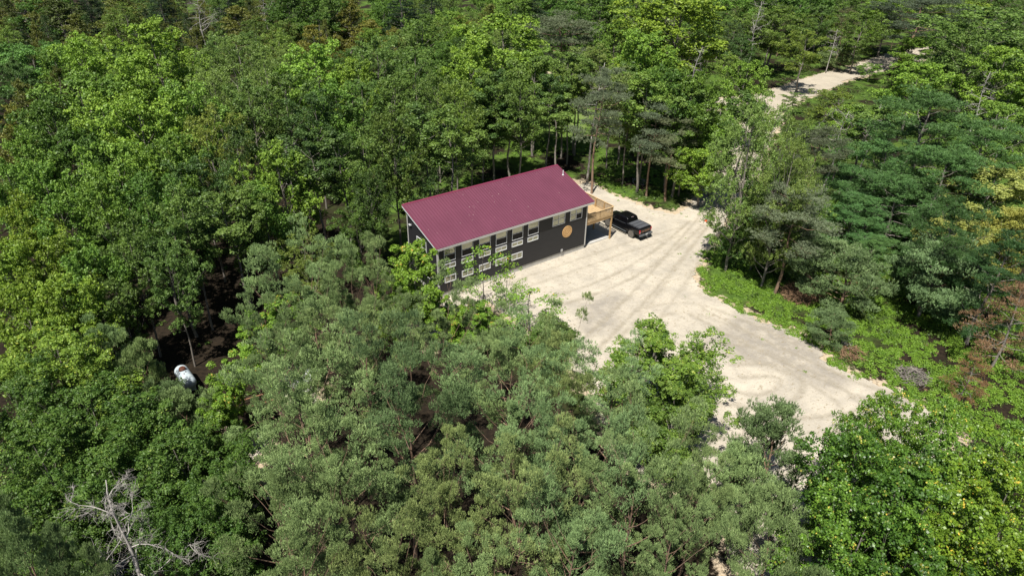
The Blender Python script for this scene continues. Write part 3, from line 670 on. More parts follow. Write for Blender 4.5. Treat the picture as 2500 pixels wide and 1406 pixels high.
LM=dict(
 maple=leafmat('maple_leaves',(.05,.12,.02),(.25,.41,.065)),
 ash=leafmat('ash_leaves',(.045,.10,.02),(.20,.31,.07)),
 willow=leafmat('willow_leaves',(.07,.125,.025),(.26,.37,.09)),
 poplar=leafmat('poplar_leaves',(.085,.135,.035),(.19,.265,.08)),
 cedar=leafmat('cedar_sprays',(.075,.095,.02),(.185,.22,.05),trans=.15),
 spruce=leafmat('spruce_needles',(.03,.065,.025),(.08,.13,.045),trans=.1),
 wpine=leafmat('white_pine_needles',(.045,.105,.032),(.155,.295,.08),trans=.15),
 spine=leafmat('scots_pine_needles',(.065,.12,.04),(.44,.57,.215),trans=.05),
 gpine=leafmat('grey_pine_needles',(.11,.13,.07),(.23,.26,.14),trans=.15),
 bmaple=leafmat('bright_maple_leaves',(.04,.105,.015),(.18,.32,.04),(.62,.52,.10),.10,trans=.26,rough=.4,spec=.5),
 alder=leafmat('alder_leaves',(.05,.12,.02),(.20,.32,.055),(.42,.50,.11),.10,trans=.26),
 yellow=leafmat('yellow_green_leaves',(.20,.235,.05),(.44,.45,.12),trans=.26),
 rust=leafmat('rusty_needles',(.17,.105,.055),(.36,.235,.14),trans=.1),
 sprout=leafmat('sapling_leaves',(.09,.19,.02),(.22,.36,.045),(.55,.36,.09),.10,trans=.28),
 fern=leafmat('fern_fronds',(.10,.21,.02),(.25,.40,.05),trans=.26),
 under=leafmat('undergrowth_leaves',(.05,.10,.018),(.14,.22,.045),trans=.3))
RND=([0,.15,.4,.7,.9,1],[.55,.8,1,.9,.6,.25]); OVAL=([0,.25,.6,.85,1],[.45,.85,1,.75,.3]); CONE=([0,.1,.5,1],[.8,1,.62,.08]); COL_=([0,.2,.6,1],[.75,1,.8,.2]); FLAT=([0,.3,.7,1],[.6,.95,1,.55])
KIND=dict(
 maple=dict(H=16,D=8.5,base=.30,limbs=28,cpl=4,cr=1.15,env=RND,elev=(.35,1.0),ascend=1,r=.20,leaf=('q',26,.25,.75),variants=4,inner=.5,sub=(10,.42,.7),lob=2.2),
 ash=dict(H=16,D=7.5,base=.35,limbs=24,cpl=4,cr=.95,env=OVAL,elev=(.4,1.05),ascend=1,r=.17,leaf=('q',24,.23,.6),variants=4,inner=.55,sub=(9,.36,.7),lob=2.2),
 willow=dict(H=15,D=9,base=.14,limbs=34,cpl=4,cr=.9,env=RND,elev=(.5,1.1),ascend=1,r=.2,leaf=('q',26,.25,.32),variants=3,droop=.3,inner=.5,sub=(9,.34,.9)),
 poplar=dict(H=17,D=5.5,base=.38,limbs=26,cpl=3.5,cr=.75,env=OVAL,elev=(.3,.9),ascend=1,r=.14,leaf=('q',24,.18,.75),variants=4,inner=.6,sub=(8,.30,.8)),
 thin=dict(H=16,D=4.6,base=.55,limbs=18,cpl=4,cr=.6,env=OVAL,elev=(.3,.9),ascend=1,r=.13,leaf=('q',150,.2,.7),variants=3,lm='ash'),
 cedar=dict(H=12,D=5.2,base=.04,limbs=50,cpl=3.5,cr=.55,env=CONE,elev=(.1,.9),r=.16,leaf=('c',26,.22,.38),variants=4,dist=1.1,inner=.5,sub=(6,.26,1.3)),
 spruce=dict(H=15,D=6,base=.06,limbs=70,cpl=5,cr=.42,env=CONE,elev=(-.15,.5),r=.17,leaf=('n',26,.22,.05,6,.5,.35),variants=3,side=.8),
 wpine=dict(H=14,D=8.5,base=.12,limbs=34,cpl=4,cr=.8,env=COL_,elev=(.05,.75),r=.2,leaf=('n',12,.20,.04,8,.6,.5),variants=3,lob=2.2,inner=.5,sub=(9,.32,.45)),
 spine=dict(H=12,D=7,base=.3,limbs=26,cpl=3.4,cr=.72,env=RND,elev=(.35,1.1),r=.17,leaf=('n',24,.09,.032,10,.75,.85),variants=5,bark='m_barkp',twigs=1,lob=2.6,shell=.8,side=1.25,inner=.38,sub=(9,.24,.7),top=5,shoot=.19,spread=.5),
 tallpine=dict(H=14,D=5,base=.3,limbs=30,cpl=3.5,cr=.5,env=CONE,elev=(.5,1.0),r=.15,leaf=('n',24,.09,.030,10,.9,1.1),variants=2,lm='spine',bark='m_barkp',twigs=1,inner=.5,sub=(8,.22,.8),shoot=.19,spread=.5),
 smallpine=dict(H=5,D=3.6,base=.08,limbs=24,cpl=3.5,cr=.45,env=COL_,elev=(.4,1.0),r=.08,leaf=('n',20,.085,.030,10,.9,1.3),variants=3,lm='spine',bark='m_barkp',twigs=1,inner=.5,sub=(7,.20,.8),shoot=.19,spread=.5),
 gpine=dict(H=13,D=5,base=.45,limbs=20,cpl=4,cr=.7,env=RND,elev=(-.05,.5),r=.14,leaf=('n',12,.15,.034,8,.7,.7),variants=3,bark='m_barkp',twigs=1,inner=.5,sub=(7,.28,.5)),
 bmaple=dict(H=10,D=7.5,base=.12,limbs=30,cpl=4.5,cr=.85,env=RND,elev=(.4,1.1),ascend=1,r=.12,leaf=('q',38,.135,.85),variants=3,multi=4,inner=.5,sub=(11,.28,.8),lob=2.2),
 alder=dict(H=10,D=6.5,base=.12,limbs=34,cpl=5,cr=.8,env=RND,elev=(.3,1.0),ascend=1,r=.1,leaf=('q',42,.155,.5),variants=3,multi=3,droop=.25,inner=.55,sub=(9,.28,.8),lob=1.8),
 yellow=dict(H=10,D=6,base=.15,limbs=36,cpl=6,cr=.6,env=RND,elev=(.4,1.0),ascend=1,r=.12,leaf=('q',34,.16,.6),variants=2,multi=2,sub=(7,.3,.8)),
 rust=dict(H=8,D=6,base=.15,limbs=26,cpl=6,cr=.45,env=COL_,elev=(-.1,.5),r=.12,leaf=('n',26,.14,.028,8,.5,.5),variants=2,twigs=1,bark='m_bark'),
 sprout=dict(H=8,D=3.6,base=.12,limbs=30,cpl=5,cr=.38,env=OVAL,elev=(.5,1.1),ascend=1,r=.05,leaf=('q',175,.14,.8),variants=3,lean=.05),
 sparse=dict(H=7,D=3.2,base=.15,limbs=16,cpl=3,cr=.42,env=OVAL,elev=(.4,1.0),ascend=1,r=.04,leaf=('q',34,.14,.7),variants=2,lm='sprout'),
 bush=dict(H=3,D=3.2,base=.05,limbs=26,cpl=4,cr=.42,env=RND,elev=(.3,1.0),ascend=1,r=.04,leaf=('q',170,.16,.6),variants=3,lm='under'),
)
BARKS=dict(m_bark=m_bark,m_barkp=m_barkp,m_barkd=m_barkd,m_birch=m_birch,m_barkk=m_barkk)
_cache={}
def subdivide(cl,n,sr,rng,flat=.75):
    """every clump becomes a dome of smaller tufts with gaps between them"""
    c=np.repeat(cl,n,0); N=len(c); d=unit(rng.normal(size=(N,3))); fl=(d[:,2]<-.15)&(rng.rand(N)<.75); d[fl,2]*=-1
    rr=c[:,3]*(.6+.5*rng.rand(N)); p=c[:,:3]+d*rr[:,None]*np.array([1,1,flat])
    return np.concatenate([p,(sr*rng.uniform(.6,1.35,N)*np.clip(c[:,3]/cl[:,3].mean(),.6,1.4))[:,None]],1)
def tree_mesh(kind,v):
    if (kind,v) in _cache: return _cache[(kind,v)]
    K=KIND[kind]; limbs,cl,rng=skeleton(kind,sum(ord(c) for c in kind)+v*37)
    b=MB()
    for P,r in limbs: b.tube(P,r,6 if r[0]>.07 else (4 if r[0]>.02 else 3),cap=False)
    me=bpy.data.meshes.new(kind+'_trunk'); me.from_pydata(b.v,[],b.f); me.materials.append(BARKS[K.get('bark','m_bark')]); me.polygons.foreach_set('use_smooth',[True]*len(me.polygons)); me.update()
    if K.get('sub'): cl=subdivide(cl,K['sub'][0],K['sub'][1],rng,K['sub'][2])
    L=K['leaf']; m=LM[K.get('lm',kind)]
    if L[0]=='q': V,t=leaf_quads(cl,L[1],L[2],L[3],rng,droop=K.get('droop',0)); cm=npmesh(kind+'_crown',V,4,m,t)
    elif L[0]=='c': V,t=leaf_quads(cl,L[1],L[2],L[3],rng,flat=1.5,up=.3,shell=.35,droop=-1.2); cm=npmesh(kind+'_crown',V,4,m,t)
    else: V,t=needle_tris(cl,L[1],L[2],L[3],L[4],rng,flat=L[5],up=L[6],shell=K.get('shell',.7),shoot=K.get('shoot',.2),spread=K.get('spread',.75)); cm=npmesh(kind+'_crown',V,3,m,t)
    _cache[(kind,v)]=(me,cm); return me,cm
NAME=dict(maple='maple_tree',ash='ash_tree',willow='willow_tree',poplar='poplar_tree',thin='slender_tree',cedar='cedar_tree',spruce='spruce_tree',wpine='white_pine',spine='scots_pine',smallpine='young_pine',tallpine='tall_pine',gpine='grey_pine',bmaple='bushy_maple',alder='alder_tree',yellow='yellow_tree',rust='dead_pine',sprout='maple_sapling',sparse='thin_sapling',bush='leafy_bush')
_tc=[0]
def plant(kind,x,y,H,D,label,col=(1,1,1),group=None,cat='tree'):
    K=KIND[kind]; _tc[0]+=1; i=_tc[0]; rr=random.Random(i*13+7)
    tm,cm=tree_mesh(kind,rr.randrange(K['variants']))
    t=thing(NAME[kind],label,cat,(x,y,float(zgr(np.array(x),np.array(y)))-.02),rr.uniform(0,6.28),group)
    s=D/K['D']; t.scale=(s,s,H/K['H'])
    tr=bpy.data.objects.new('trunk',tm); cr=bpy.data.objects.new('crown',cm)
    for o in (tr,cr): COL.objects.link(o); o.parent=t
    j=rr.uniform(.86,1.12); h=rr.uniform(-.06,.06); cr.color=(col[0]*j*(1+h),col[1]*j,col[2]*j*(1-h),1)
    PLACED.append((x,y,D*.5,label,kind,H))
    return t
PLACED=[]
def dead(name,x,y,H,D,label,seed,fine=1.0,az0=None,limb=20,base=.3,mt=None,lean=.04,droop=.1,sub=5,group=None):
    """a bare tree: trunk and branches with fine twigs"""
    rng=np.random.RandomState(seed); t=thing(name,label,'dead tree',(x,y,float(zgr(np.array(x),np.array(y)))),0,group)
    ln=rng.normal(size=2)*lean*H; ax=lambda z:np.array([ln[0]*(z/H)**2+.15*math.sin(z*.8+seed),ln[1]*(z/H)**2+.15*math.cos(z*.7),z])
    b=MB(); zs=np.linspace(-.1,H,12); r0=.010*H+.02
    b.tube([ax(z) for z in zs],[r0*(1-.9*i/11)+.008 for i in range(12)],7); b.build('trunk',mt or m_barkd,t,smooth=True)
    b=MB()
    for i in range(limb):
        u=(i+.5)/limb; z=H*(base+(.98-base)*u); az=i*2.4+rng.normal()*.4; L=D*.5*(1-.55*u)*rng.uniform(.6,1.15); el=rng.uniform(.05,.75)
        P=[ax(z)];dr=np.array([math.cos(az)*math.cos(el),math.sin(az)*math.cos(el),math.sin(el)])
        for s in range(6): dr=unit(dr+rng.normal(size=3)*.17+np.array([0,0,-droop*.3])); P.append(P[-1]+dr*L/6)
        rb=r0*.34*(1-.5*u); b.tube(P,[rb*(1-.14*s) for s in range(7)],4,cap=False)
        for k in range(sub):
            j=rng.randint(1,6); q=P[j]; d2=unit((P[min(6,j+1)]-P[j])+rng.normal(size=3)*L*.14); Q=[q]; l2=L*rng.uniform(.25,.5)
            for s in range(4): d2=unit(d2+rng.normal(size=3)*.25); Q.append(Q[-1]+d2*l2/4)
            b.tube(Q,[rb*.38,rb*.3,rb*.22,rb*.15,.004],3,cap=False)
            for m_ in range(int(5*fine)):
                q2=Q[rng.randint(1,5)]; d3=unit(d2+rng.normal(size=3)*.7); l3=l2*rng.uniform(.3,.7); b.tube([q2,q2+d3*l3*.5+rng.normal(size=3)*.03,q2+unit(d3+rng.normal(size=3)*.4)*l3],[.008,.006,.003],3,cap=False)
    b.build('branches',mt or m_barkd,t,smooth=True); PLACED.append((x,y,D*.3,label,'dead',H)); return t
# (kind, apex px, apex py, height, crown width in photo px, tint, label)
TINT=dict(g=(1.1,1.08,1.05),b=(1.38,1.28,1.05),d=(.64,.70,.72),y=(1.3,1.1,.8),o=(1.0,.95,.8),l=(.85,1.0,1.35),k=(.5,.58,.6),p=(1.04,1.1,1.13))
T=[
# ---- far edge, top left to top right
('cedar',45,-25,12,150,'o','olive brown cedar in the top left corner of the photo'),
('cedar',130,10,12,130,'d','dark olive cedar beside the corner cedar at the far left edge'),
('spruce',205,-30,14,90,'k','dark spruce spire between two olive cedars near the top left'),
('cedar',190,45,11,90,'o','small brownish cedar below the dark spruce spire at top left'),
('cedar',290,-5,12,130,'o','wide brown cedar left of the nearly black gap at the top'),
('spruce',385,-20,14,90,'k','blackish spruce beside the bare grey treetop at the top edge'),
('cedar',250,95,10,90,'y','golden olive cedar poking up behind the bright green maples at upper left'),
('maple',105,-10,13,110,'d','dark leafy tree behind the first cedars at the upper left edge'),
('cedar',590,25,12,165,'o','broad rounded olive cedar right of the bare grey treetop'),
('cedar',440,60,8,80,'o','low brown cedar in front of the bare grey treetop'),
('spruce',545,-40,14,100,'k','dark spruce behind the broad rounded cedar at top'),
('maple',690,-15,14,120,'k','very dark leafy tree at the top edge above the pointed cedar'),
('cedar',755,70,11,110,'y','pointed yellow olive cedar standing over a dark gap at top'),
('cedar',815,95,9,90,'y','short yellow cedar right of the pointed cedar'),
('cedar',700,60,9,80,'o','small olive cedar hugging the left side of the pointed cedar'),
('maple',770,-10,14,120,'d','dark green rounded tree behind the pointed cedar'),
('cedar',850,15,12,110,'y','golden cedar with two tops left of the tall dark spruce'),
('cedar',905,60,10,120,'y','bushy golden cedar in front of the two topped cedar'),
('spruce',975,-45,17,130,'k','tall dark spruce with drooping boughs left of the small meadow at top'),
('spruce',1050,-40,15,90,'d','dark spruce on the left rim of the small top meadow'),
('ash',1030,45,13,130,'o','olive leafy tree just below the tall dark spruce'),
('cedar',1130,45,9,110,'y','yellow green cedar right in front of the small top meadow'),
('cedar',1190,20,11,100,'o','olive cedar on the right rim of the small top meadow'),
('maple',1250,5,13,110,'g','mid green tree right of the olive meadow cedar'),
('spruce',1295,-25,15,140,'d','deep green spruce with layered boughs above the wide lime crown'),
('maple',1345,-20,13,100,'d','dark leafy tree between the layered spruce and the white branch tangle'),
('maple',1395,20,13,110,'k','shadowed dark tree around the tangle of white dead branches'),
('maple',1470,-10,14,150,'d','dark glossy tree left of the tallest lime crown at top'),
('gpine',1375,45,14,170,'p','grey green pine with rounded head right of the wide lime crown'),
('maple',1505,70,13,90,'g','narrow green tree squeezed between grey pine and tallest lime crown'),
('poplar',1470,120,13,100,'b','small light green poplar below the dark glossy tree'),
('maple',1665,5,18,300,'y','tallest widest lime green crown above and right of the house'),
('maple',1590,95,16,170,'b','lime crown forming the left shoulder of the tallest lime tree'),
('maple',1760,-20,14,140,'g','green tree at the top edge right of the tallest lime tree'),
('ash',1895,30,13,130,'o','olive round tree behind the far sandy road'),
('ash',1975,85,11,120,'y','small rounded yellow olive tree on the far road bank'),
('maple',1960,-20,14,120,'d','dark green tree behind the forked white birch'),
('maple',1850,-30,14,110,'d','dark tree behind the bare grey poplar at the top right'),
('ash',2075,-20,14,130,'o','olive green tree right of the forked white birch'),
('ash',2110,40,12,110,'o','shaded olive tree over the dark shadow on the far road'),
('maple',2180,0,13,110,'b','fresh green tree at top between olive tree and grey pine'),
('gpine',2245,10,14,170,'d','flat topped dark pine above the bend of the far road'),
('ash',2330,-20,13,120,'g','green tree at the top edge left of the corner sand patch'),
('maple',2370,15,11,110,'y','yellowish green bush tree before the corner sand patch'),
('cedar',2440,-30,12,90,'d','dark cedar at the top right corner beyond the sand patch'),
('cedar',2495,-40,12,90,'d','last dark cedar at the top right corner of the photo'),
('ash',2010,20,12,80,'g','slim green tree behind the small rounded yellow olive tree'),
# ---- second row left
('maple',15,120,10,110,'l','bluish green bushy tree at the left edge under the cedars'),
('maple',75,130,10,120,'l','second bluish green bushy tree beside the one at the left edge'),
('maple',125,115,10,80,'l','narrow bluish green tree third from the left edge'),
('cedar',55,205,10,90,'o','brown olive cedar below the bluish green trees'),
('cedar',20,270,11,110,'y','golden olive cedar on the left edge above the leafy slope'),
('cedar',45,330,10,110,'o','bronze cedar on the left edge, lower of the cedar pair'),
('cedar',130,175,10,70,'o','small brown cedar left of the first bright maple'),
('maple',190,105,15,120,'b','bright green maple with a square top, leftmost of the bright row'),
('maple',185,200,14,200,'g','broad green maple below the square topped maple'),
('maple',370,75,17,190,'b','tall bright green maple with twin tips at upper left'),
('maple',330,150,15,140,'b','bright green maple leaning against the twin tipped maple'),
('cedar',470,75,10,70,'o','thin brown cedar behind the twin tipped maple'),
('willow',575,105,16,200,'g','feathery willow like tree with drooping sprays at upper left centre'),
('willow',640,150,15,170,'g','feathery tree right of the drooping willow like tree'),
('willow',520,200,14,150,'g','feathery tree below the drooping willow like tree'),
('maple',770,130,15,180,'b','bright green maple in the middle of the second row'),
('maple',850,160,14,130,'y','yellow green maple right of the middle bright maple'),
('ash',920,105,15,180,'g','open green ash above the left end of the roof'),
('ash',1010,130,15,160,'o','dull green ash with a visible forked stem above the roof'),
('cedar',955,75,11,100,'y','golden cedar just behind the open green ash'),
('maple',1235,65,16,250,'b','wide lime green dome shaped crown above the roof'),
('maple',1150,130,14,150,'b','lime crown on the left flank of the wide dome'),
('maple',1310,140,14,140,'g','green crown on the right flank of the wide dome'),
('poplar',1415,125,15,100,'b','light green poplar behind the bare pine snag'),
('ash',1180,190,14,150,'g','green ash below the left flank of the lime dome'),
('ash',1275,200,14,150,'o','olive ash below the lime dome with trunk cluster under it'),
('ash',1110,215,14,120,'y','yellowish ash with sparse top over the middle of the roof'),
('ash',1065,190,14,120,'g','mid green ash left of the sparse yellowish ash'),
('thin',1365,235,11,100,'g','slim tree left of the bare pine snag behind the roof peak'),
('poplar',1500,170,14,110,'g','green poplar right of the bare pine snag'),
('poplar',1545,200,14,110,'b','light leaved poplar above the bracken behind the truck'),
('maple',1590,180,15,150,'g','green tree under the left shoulder of the tallest lime tree'),
('maple',1660,190,15,150,'d','dark green lower crown beneath the tallest lime tree'),
# ---- third row left
('maple',110,260,14,150,'d','deep green maple near the left edge, third row'),
('maple',60,350,13,130,'g','green maple below the bronze cedar on the left'),
('maple',250,260,14,150,'b','bright green maple in front of the broad green maple'),
('maple',330,265,15,190,'b','large bright yellow green maple in the left centre of the woods'),
('maple',440,230,15,170,'g','green maple between the bright one and the feathery trees'),
('willow',500,300,14,180,'y','light feathery tree with a rounded top in the left woods'),
('ash',600,215,14,140,'g','ash with pale forked trunk showing beneath, left woods'),
('ash',690,200,14,150,'g','open crowned ash above the long bare white branch'),
('ash',760,235,14,140,'d','dark ash right of the long bare white branch'),
('maple',820,225,14,130,'g','green maple between dark ash and open roof end ash'),
('ash',880,210,14,130,'g','ash with twiggy crown up and left from the roof'),
('ash',950,200,14,150,'o','olive ash close behind the left half of the roof'),
('maple',180,340,13,150,'d','shaded green maple below the broad green maple'),
('maple',270,370,14,150,'g','green maple with pale tips in the middle of the left woods'),
('maple',100,410,13,130,'g','leafy green tree low on the left edge slope'),
('maple',20,420,12,120,'g','green tree cut by the left edge, halfway down'),
('maple',400,350,14,160,'g','leafy maple below the large bright yellow green maple'),
('ash',480,390,13,150,'d','shadowed ash in the middle of the left woods'),
('ash',570,330,14,130,'d','shadowed ash under the pale forked trunk'),
('maple',350,450,13,150,'d','dark maple right of the low slope trees on the left'),
('maple',230,460,13,150,'g','green maple halfway down the left woods'),
('maple',150,510,12,140,'g','sunlit maple at the left, above the black gap'),
('maple',50,510,12,140,'y','yellowish green tree at the left edge, halfway down'),
('ash',440,480,13,150,'g','ash with drooping leafy sprays above the propane tank gap'),
('ash',300,560,12,140,'g','ash leaning over the black gap on the left'),
('maple',90,600,11,150,'y','yellow green tree at the left edge above the grey pine tips'),
('maple',10,620,11,140,'y','yellow green tree cut by the left edge, lower down'),
('maple',200,620,11,140,'g','low green maple bordering the black gap'),
('ash',400,610,11,130,'g','low ash hanging just above the propane tank'),
('maple',150,700,10,150,'y','light green maple just above the foreground grey pines'),
('maple',40,720,10,150,'y','light green maple at the left edge above the foreground'),
('ash',280,690,9,120,'g','small leafy ash beside the black gap, lowest of its row'),
# ---- front row near the house
('maple',680,380,13,170,'b','bright round maple with a bare white branch left of the house'),
('maple',640,470,11,140,'g','leafy tree just below the bright round maple, left of house'),
('ash',560,470,12,150,'g','ash with three pale leaning trunks left of the house'),
('thin',760,330,14,120,'d','dark slim tree behind the bare white branch'),
('thin',830,330,14,120,'d','dark slim tree left of the roof corner'),
('ash',880,330,14,140,'g','ash crown over the left roof corner'),
('ash',955,290,15,150,'o','olive crown standing directly behind the roof left end'),
('thin',1040,260,15,120,'g','slender tree with pale stem rising behind the roof'),
('thin',1100,270,15,130,'o','slender tree with a kinked pale stem behind the roof'),
('ash',1150,290,10,140,'g','ash whose leaves touch the middle of the roof edge'),
('ash',900,430,11,110,'d','dark low ash beside the left end of the house'),
('thin',1205,250,11,110,'d','dark slender tree behind the middle roof edge'),
('thin',1245,260,10.5,110,'g','slender leafy tree behind the right half of the roof'),
('thin',1345,185,13,80,'d','dark multi stemmed looking tree left of the roof peak'),
('ash',1000,380,11,120,'d','low ash filling the shade behind the left roof edge'),
('alder',870,500,8,110,'d','shaded bush tree against the left gable of the house'),
# ---- right side
('maple',1820,165,12.5,120,'b','bright lime maple left of the far sandy road'),
('maple',1760,300,10,150,'b','bright lime maple leaning over the driveway bend'),
('maple',1725,370,7.5,130,'b','lower bright maple above the driveway shadow'),
('maple',1700,200,15,130,'o','olive brown maple with bare twigs right of the tall lime crown'),
('willow',1850,280,17,210,'g','huge feathery aspen like tree right of the driveway'),
('willow',1930,300,15,180,'o','feathery olive tree behind the huge driveway tree'),
('alder',1880,450,10,150,'d','dark bushy tree nearest right of the traffic cone'),
('alder',1945,500,8,140,'g','leafy tree right of the dark tree by the cone'),
('ash',2065,235,8,150,'y','olive yellow rounded tree just below the far road'),
('maple',2230,95,8,90,'b','small bright sapling crown on the bank of the far road'),
('maple',2250,165,11,150,'b','bright green rounded tree right of the far road'),
('ash',2420,35,17,250,'g','very large dark olive and green tree at the upper right'),
('ash',2385,95,15,150,'g','large airy tree left of the very large upper right tree'),
('maple',2470,130,14,150,'b','bright green tree on the right edge near the top'),
('maple',2080,270,10,110,'b','bright yellow green tree above the dead grey crown on the right'),
('wpine',2290,240,15,280,'g','largest dark blue green pine on the right'),
('wpine',2400,330,13,200,'g','blue green pine right of the largest one'),
('wpine',2170,360,10.5,190,'g','blue green pine left and below the largest one'),
('wpine',2310,390,11,210,'g','blue green pine in front of the largest one'),
('wpine',2200,450,8.5,190,'g','blue green pine above the sunlit bramble patch'),
('wpine',2090,490,6.5,150,'p','small grey blue pine above the bramble clearing'),
('wpine',2340,520,11,160,'d','dark pine half hidden behind the yellow leaved tree'),
('maple',2450,270,12,130,'g','dark green tree at the right edge above the grey snag'),
('yellow',2430,420,10,190,'g','big yellow leaved tree at the right edge'),
('yellow',2330,540,8,140,'g','smaller yellow leaved tree below the big yellow one'),
('yellow',2490,520,9,100,'o','bronze yellow tree cut by the right edge'),
('wpine',2460,600,10,190,'k','dark blue pine at the right edge below the yellow trees'),
('smallpine',2300,610,7,190,'d','dusky green pine with grey trunk right of the brush mound'),
('smallpine',2080,630,5.5,180,'d','bushy dusky pine beside the brown brush mound'),
('smallpine',2040,775,3,90,'d','very small dusky pine in front of the bushy dusky pine'),
('wpine',2130,590,4.5,110,'g','young blue green pine inside the bramble patch'),
('gpine',1955,470,11,150,'p','grey green pine with reddish trunk beside the brown mound'),
('smallpine',2000,600,5,100,'d','young pine right of the reddish pine trunk'),
('rust',2510,705,8,150,'g','dead rust coloured pine at the right edge'),
('rust',2385,880,4,85,'o','small rusty dead pine below the big rusty one'),
('smallpine',2062,122,4.5,65,'p','lone young pine on the edge of the far sandy road'),
('maple',1690,390,4.5,90,'b','bright bush tree at the left side of the driveway shadow'),
('gpine',2010,330,12,120,'d','thin dark pine behind the feathery olive tree'),
('maple',2130,160,3.5,50,'g','low shrub tree in the middle of the far road'),
('ash',1940,232,3.5,60,'o','thin olive shrub tree on the near side of the far road'),
# ---- foreground middle
('sprout',1000,602,9.2,130,'g','bright maple sapling covering the near left corner of the house'),
('sprout',955,675,8,90,'g','maple sapling just left of the one on the house corner'),
('sparse',1175,600,7.2,120,'g','thin sapling rising in front of the lower house windows'),
('sparse',1235,640,5.5,90,'g','second thin sapling against the dark wall, right of the first'),
('sprout',1150,745,5,100,'g','leafy sapling in the gap between pines and sand'),
('sprout',1080,725,5.5,90,'g','leafy maple sapling below the near corner of the house'),
('sparse',1290,700,5,150,'p','pale sparse shrub on the edge of the sand near the house'),
('bush',1335,800,2.6,120,'p','pale twiggy shrub among the pine tops at the sand edge'),
('alder',1600,835,7.6,290,'b','bright green alder standing alone in front of the sand'),
('alder',1650,950,7,230,'g','lower alder joined to the bright alder by the sand'),
('sprout',625,790,6.5,110,'g','young maple with orange tips beside the left pines'),
('sprout',680,730,7,120,'g','maple sapling with orange tips above the left pines'),
('sprout',545,895,6.5,90,'g','narrow young maple right of the propane tank'),
('sprout',520,960,6,90,'g','small maple just below the narrow young maple'),
('spine',905,665,10,130,'p','tall grey pine left of the maple saplings at the house'),
('spine',760,730,11,250,'p','broad pale pine at the left end of the foreground pines'),
('spine',850,750,10,170,'p','pale pine between broad pale pine and tall grey pine'),
('spine',660,860,10,190,'p','pale pine right of the narrow young maple'),
('spine',1080,820,10,220,'g','green pine right below the maple saplings'),
('spine',880,850,12,270,'g','dark needled pine at the centre of the foreground group'),
('spine',1250,850,11,250,'p','silvery pine tip cluster at the left edge of the sand'),
('spine',1370,880,10,190,'g','green pine bordering the sand, right of the silvery one'),
('spine',730,1000,11,330,'g','big pine left of the foreground centre'),
('spine',990,990,12,330,'d','big shaded green pine in the foreground centre'),
('spine',1260,1010,11,330,'p','big silvery green pine right of the foreground centre'),
('spine',1500,960,8,230,'p','pine partly behind the bright alder'),
('spine',1420,1120,11,300,'p','grey green pine below the bright alder'),
('spine',1560,1180,11,300,'p','wide grey green pine in the right of the pine group'),
('spine',830,1160,11,340,'g','large green pine near the bottom, left of the dark cleft'),
('spine',1090,1200,10,260,'g','green pine overhanging the dark cleft'),
('spine',1270,1240,10,280,'g','green pine right of the dark cleft'),
('spine',660,1230,10,260,'p','pale pine at the bottom beside the leafy dark trees'),
('spine',720,1370,10,260,'p','pale pine cut by the bottom edge, left of centre'),
('spine',960,1380,10,260,'g','pine cut by the bottom edge near the centre'),
('spine',1400,1330,10,300,'p','pale pine at the bottom edge right of centre'),
('spine',1640,1300,10,220,'p','pale pine at the bottom edge beside the sandy gap'),
('spine',1705,1190,9,170,'p','pine left of the small pine that stands on the sand'),
('spine',1200,1440,10,260,'g','pine tips rising from the bottom edge at the centre'),
('tallpine',1055,1350,11,110,'p','single pointed pine leader at the bottom centre'),
('smallpine',1890,1055,6.5,190,'d','small dark pine standing in front of the sand'),
('smallpine',1790,1130,6,140,'p','grey low pine left of the small dark pine'),
('smallpine',1905,1245,7,150,'p','thin grey pine with red branches over the sandy gap'),
('smallpine',2000,1470,8,150,'d','dark pine at the bottom edge left of the big maple'),
# ---- foreground left
('smallpine',325,868,6.5,85,'p','silvery pine just left of the propane tank'),
('smallpine',235,830,7,90,'p','pointed silvery pine above the leafy foreground tree'),
('smallpine',445,985,5.5,130,'p','rounded silvery pine in front of the propane tank'),
('smallpine',385,965,4,100,'d','shaded small pine at the foot of the propane tank'),
('alder',130,835,9,220,'b','sunlit leafy tree on the left edge of the foreground'),
('alder',40,930,9,200,'d','leafy tree cut by the left edge, foreground'),
('alder',200,960,9,220,'d','leafy tree with bright tips in the left foreground'),
('alder',330,1000,8,200,'d','leafy tree below the silvery pine by the tank'),
('alder',80,1080,9,220,'d','dark leafy tree low at the left edge'),
('alder',250,1120,8.5,220,'d','dark leafy tree just behind the dead bleached tree'),
('alder',430,1090,8,220,'d','leafy tree left of the sandy patches'),
('alder',510,1180,8,180,'d','leafy tree with hanging sprays right of the dead bleached tree'),
('alder',440,1280,7,200,'d','shaded leafy tree behind the fine dead twigs'),
('alder',560,1080,6,110,'d','small shaded leafy tree beside the sandy patches'),
('alder',110,1240,7,200,'d','dark leafy tree at the lower left behind the pine tips'),
('tallpine',40,1290,14,150,'p','pale pine tips in the lower left corner'),
('tallpine',115,1320,13,110,'p','second pale pine tip from the lower left corner'),
('tallpine',235,1350,13,90,'p','pale pine tip at the base of the dead bleached tree'),
('tallpine',-20,1240,13,130,'p','pale pine cut by the left edge near the lower corner'),
# ---- bottom right maples
('bmaple',2165,1015,8.5,170,'g','maple spire with orange tips standing against the sand'),
('bmaple',2280,1010,9,200,'g','maple top beside the spire, partly over the sand'),
('bmaple',2100,1095,9,200,'g','left shoulder of the maple thicket at lower right'),
('bmaple',2390,1100,9,250,'g','maple with yellow tips in the lower right thicket'),
('bmaple',2200,1150,10,300,'d','dark green maple in the heart of the lower right thicket'),
('bmaple',2480,1190,9,250,'y','yellow tipped maple cut by the right edge'),
('bmaple',2350,1230,10,320,'y','yellow tipped maple at the lower right'),
('bmaple',2120,1270,10,280,'g','maple at the left foot of the lower right thicket'),
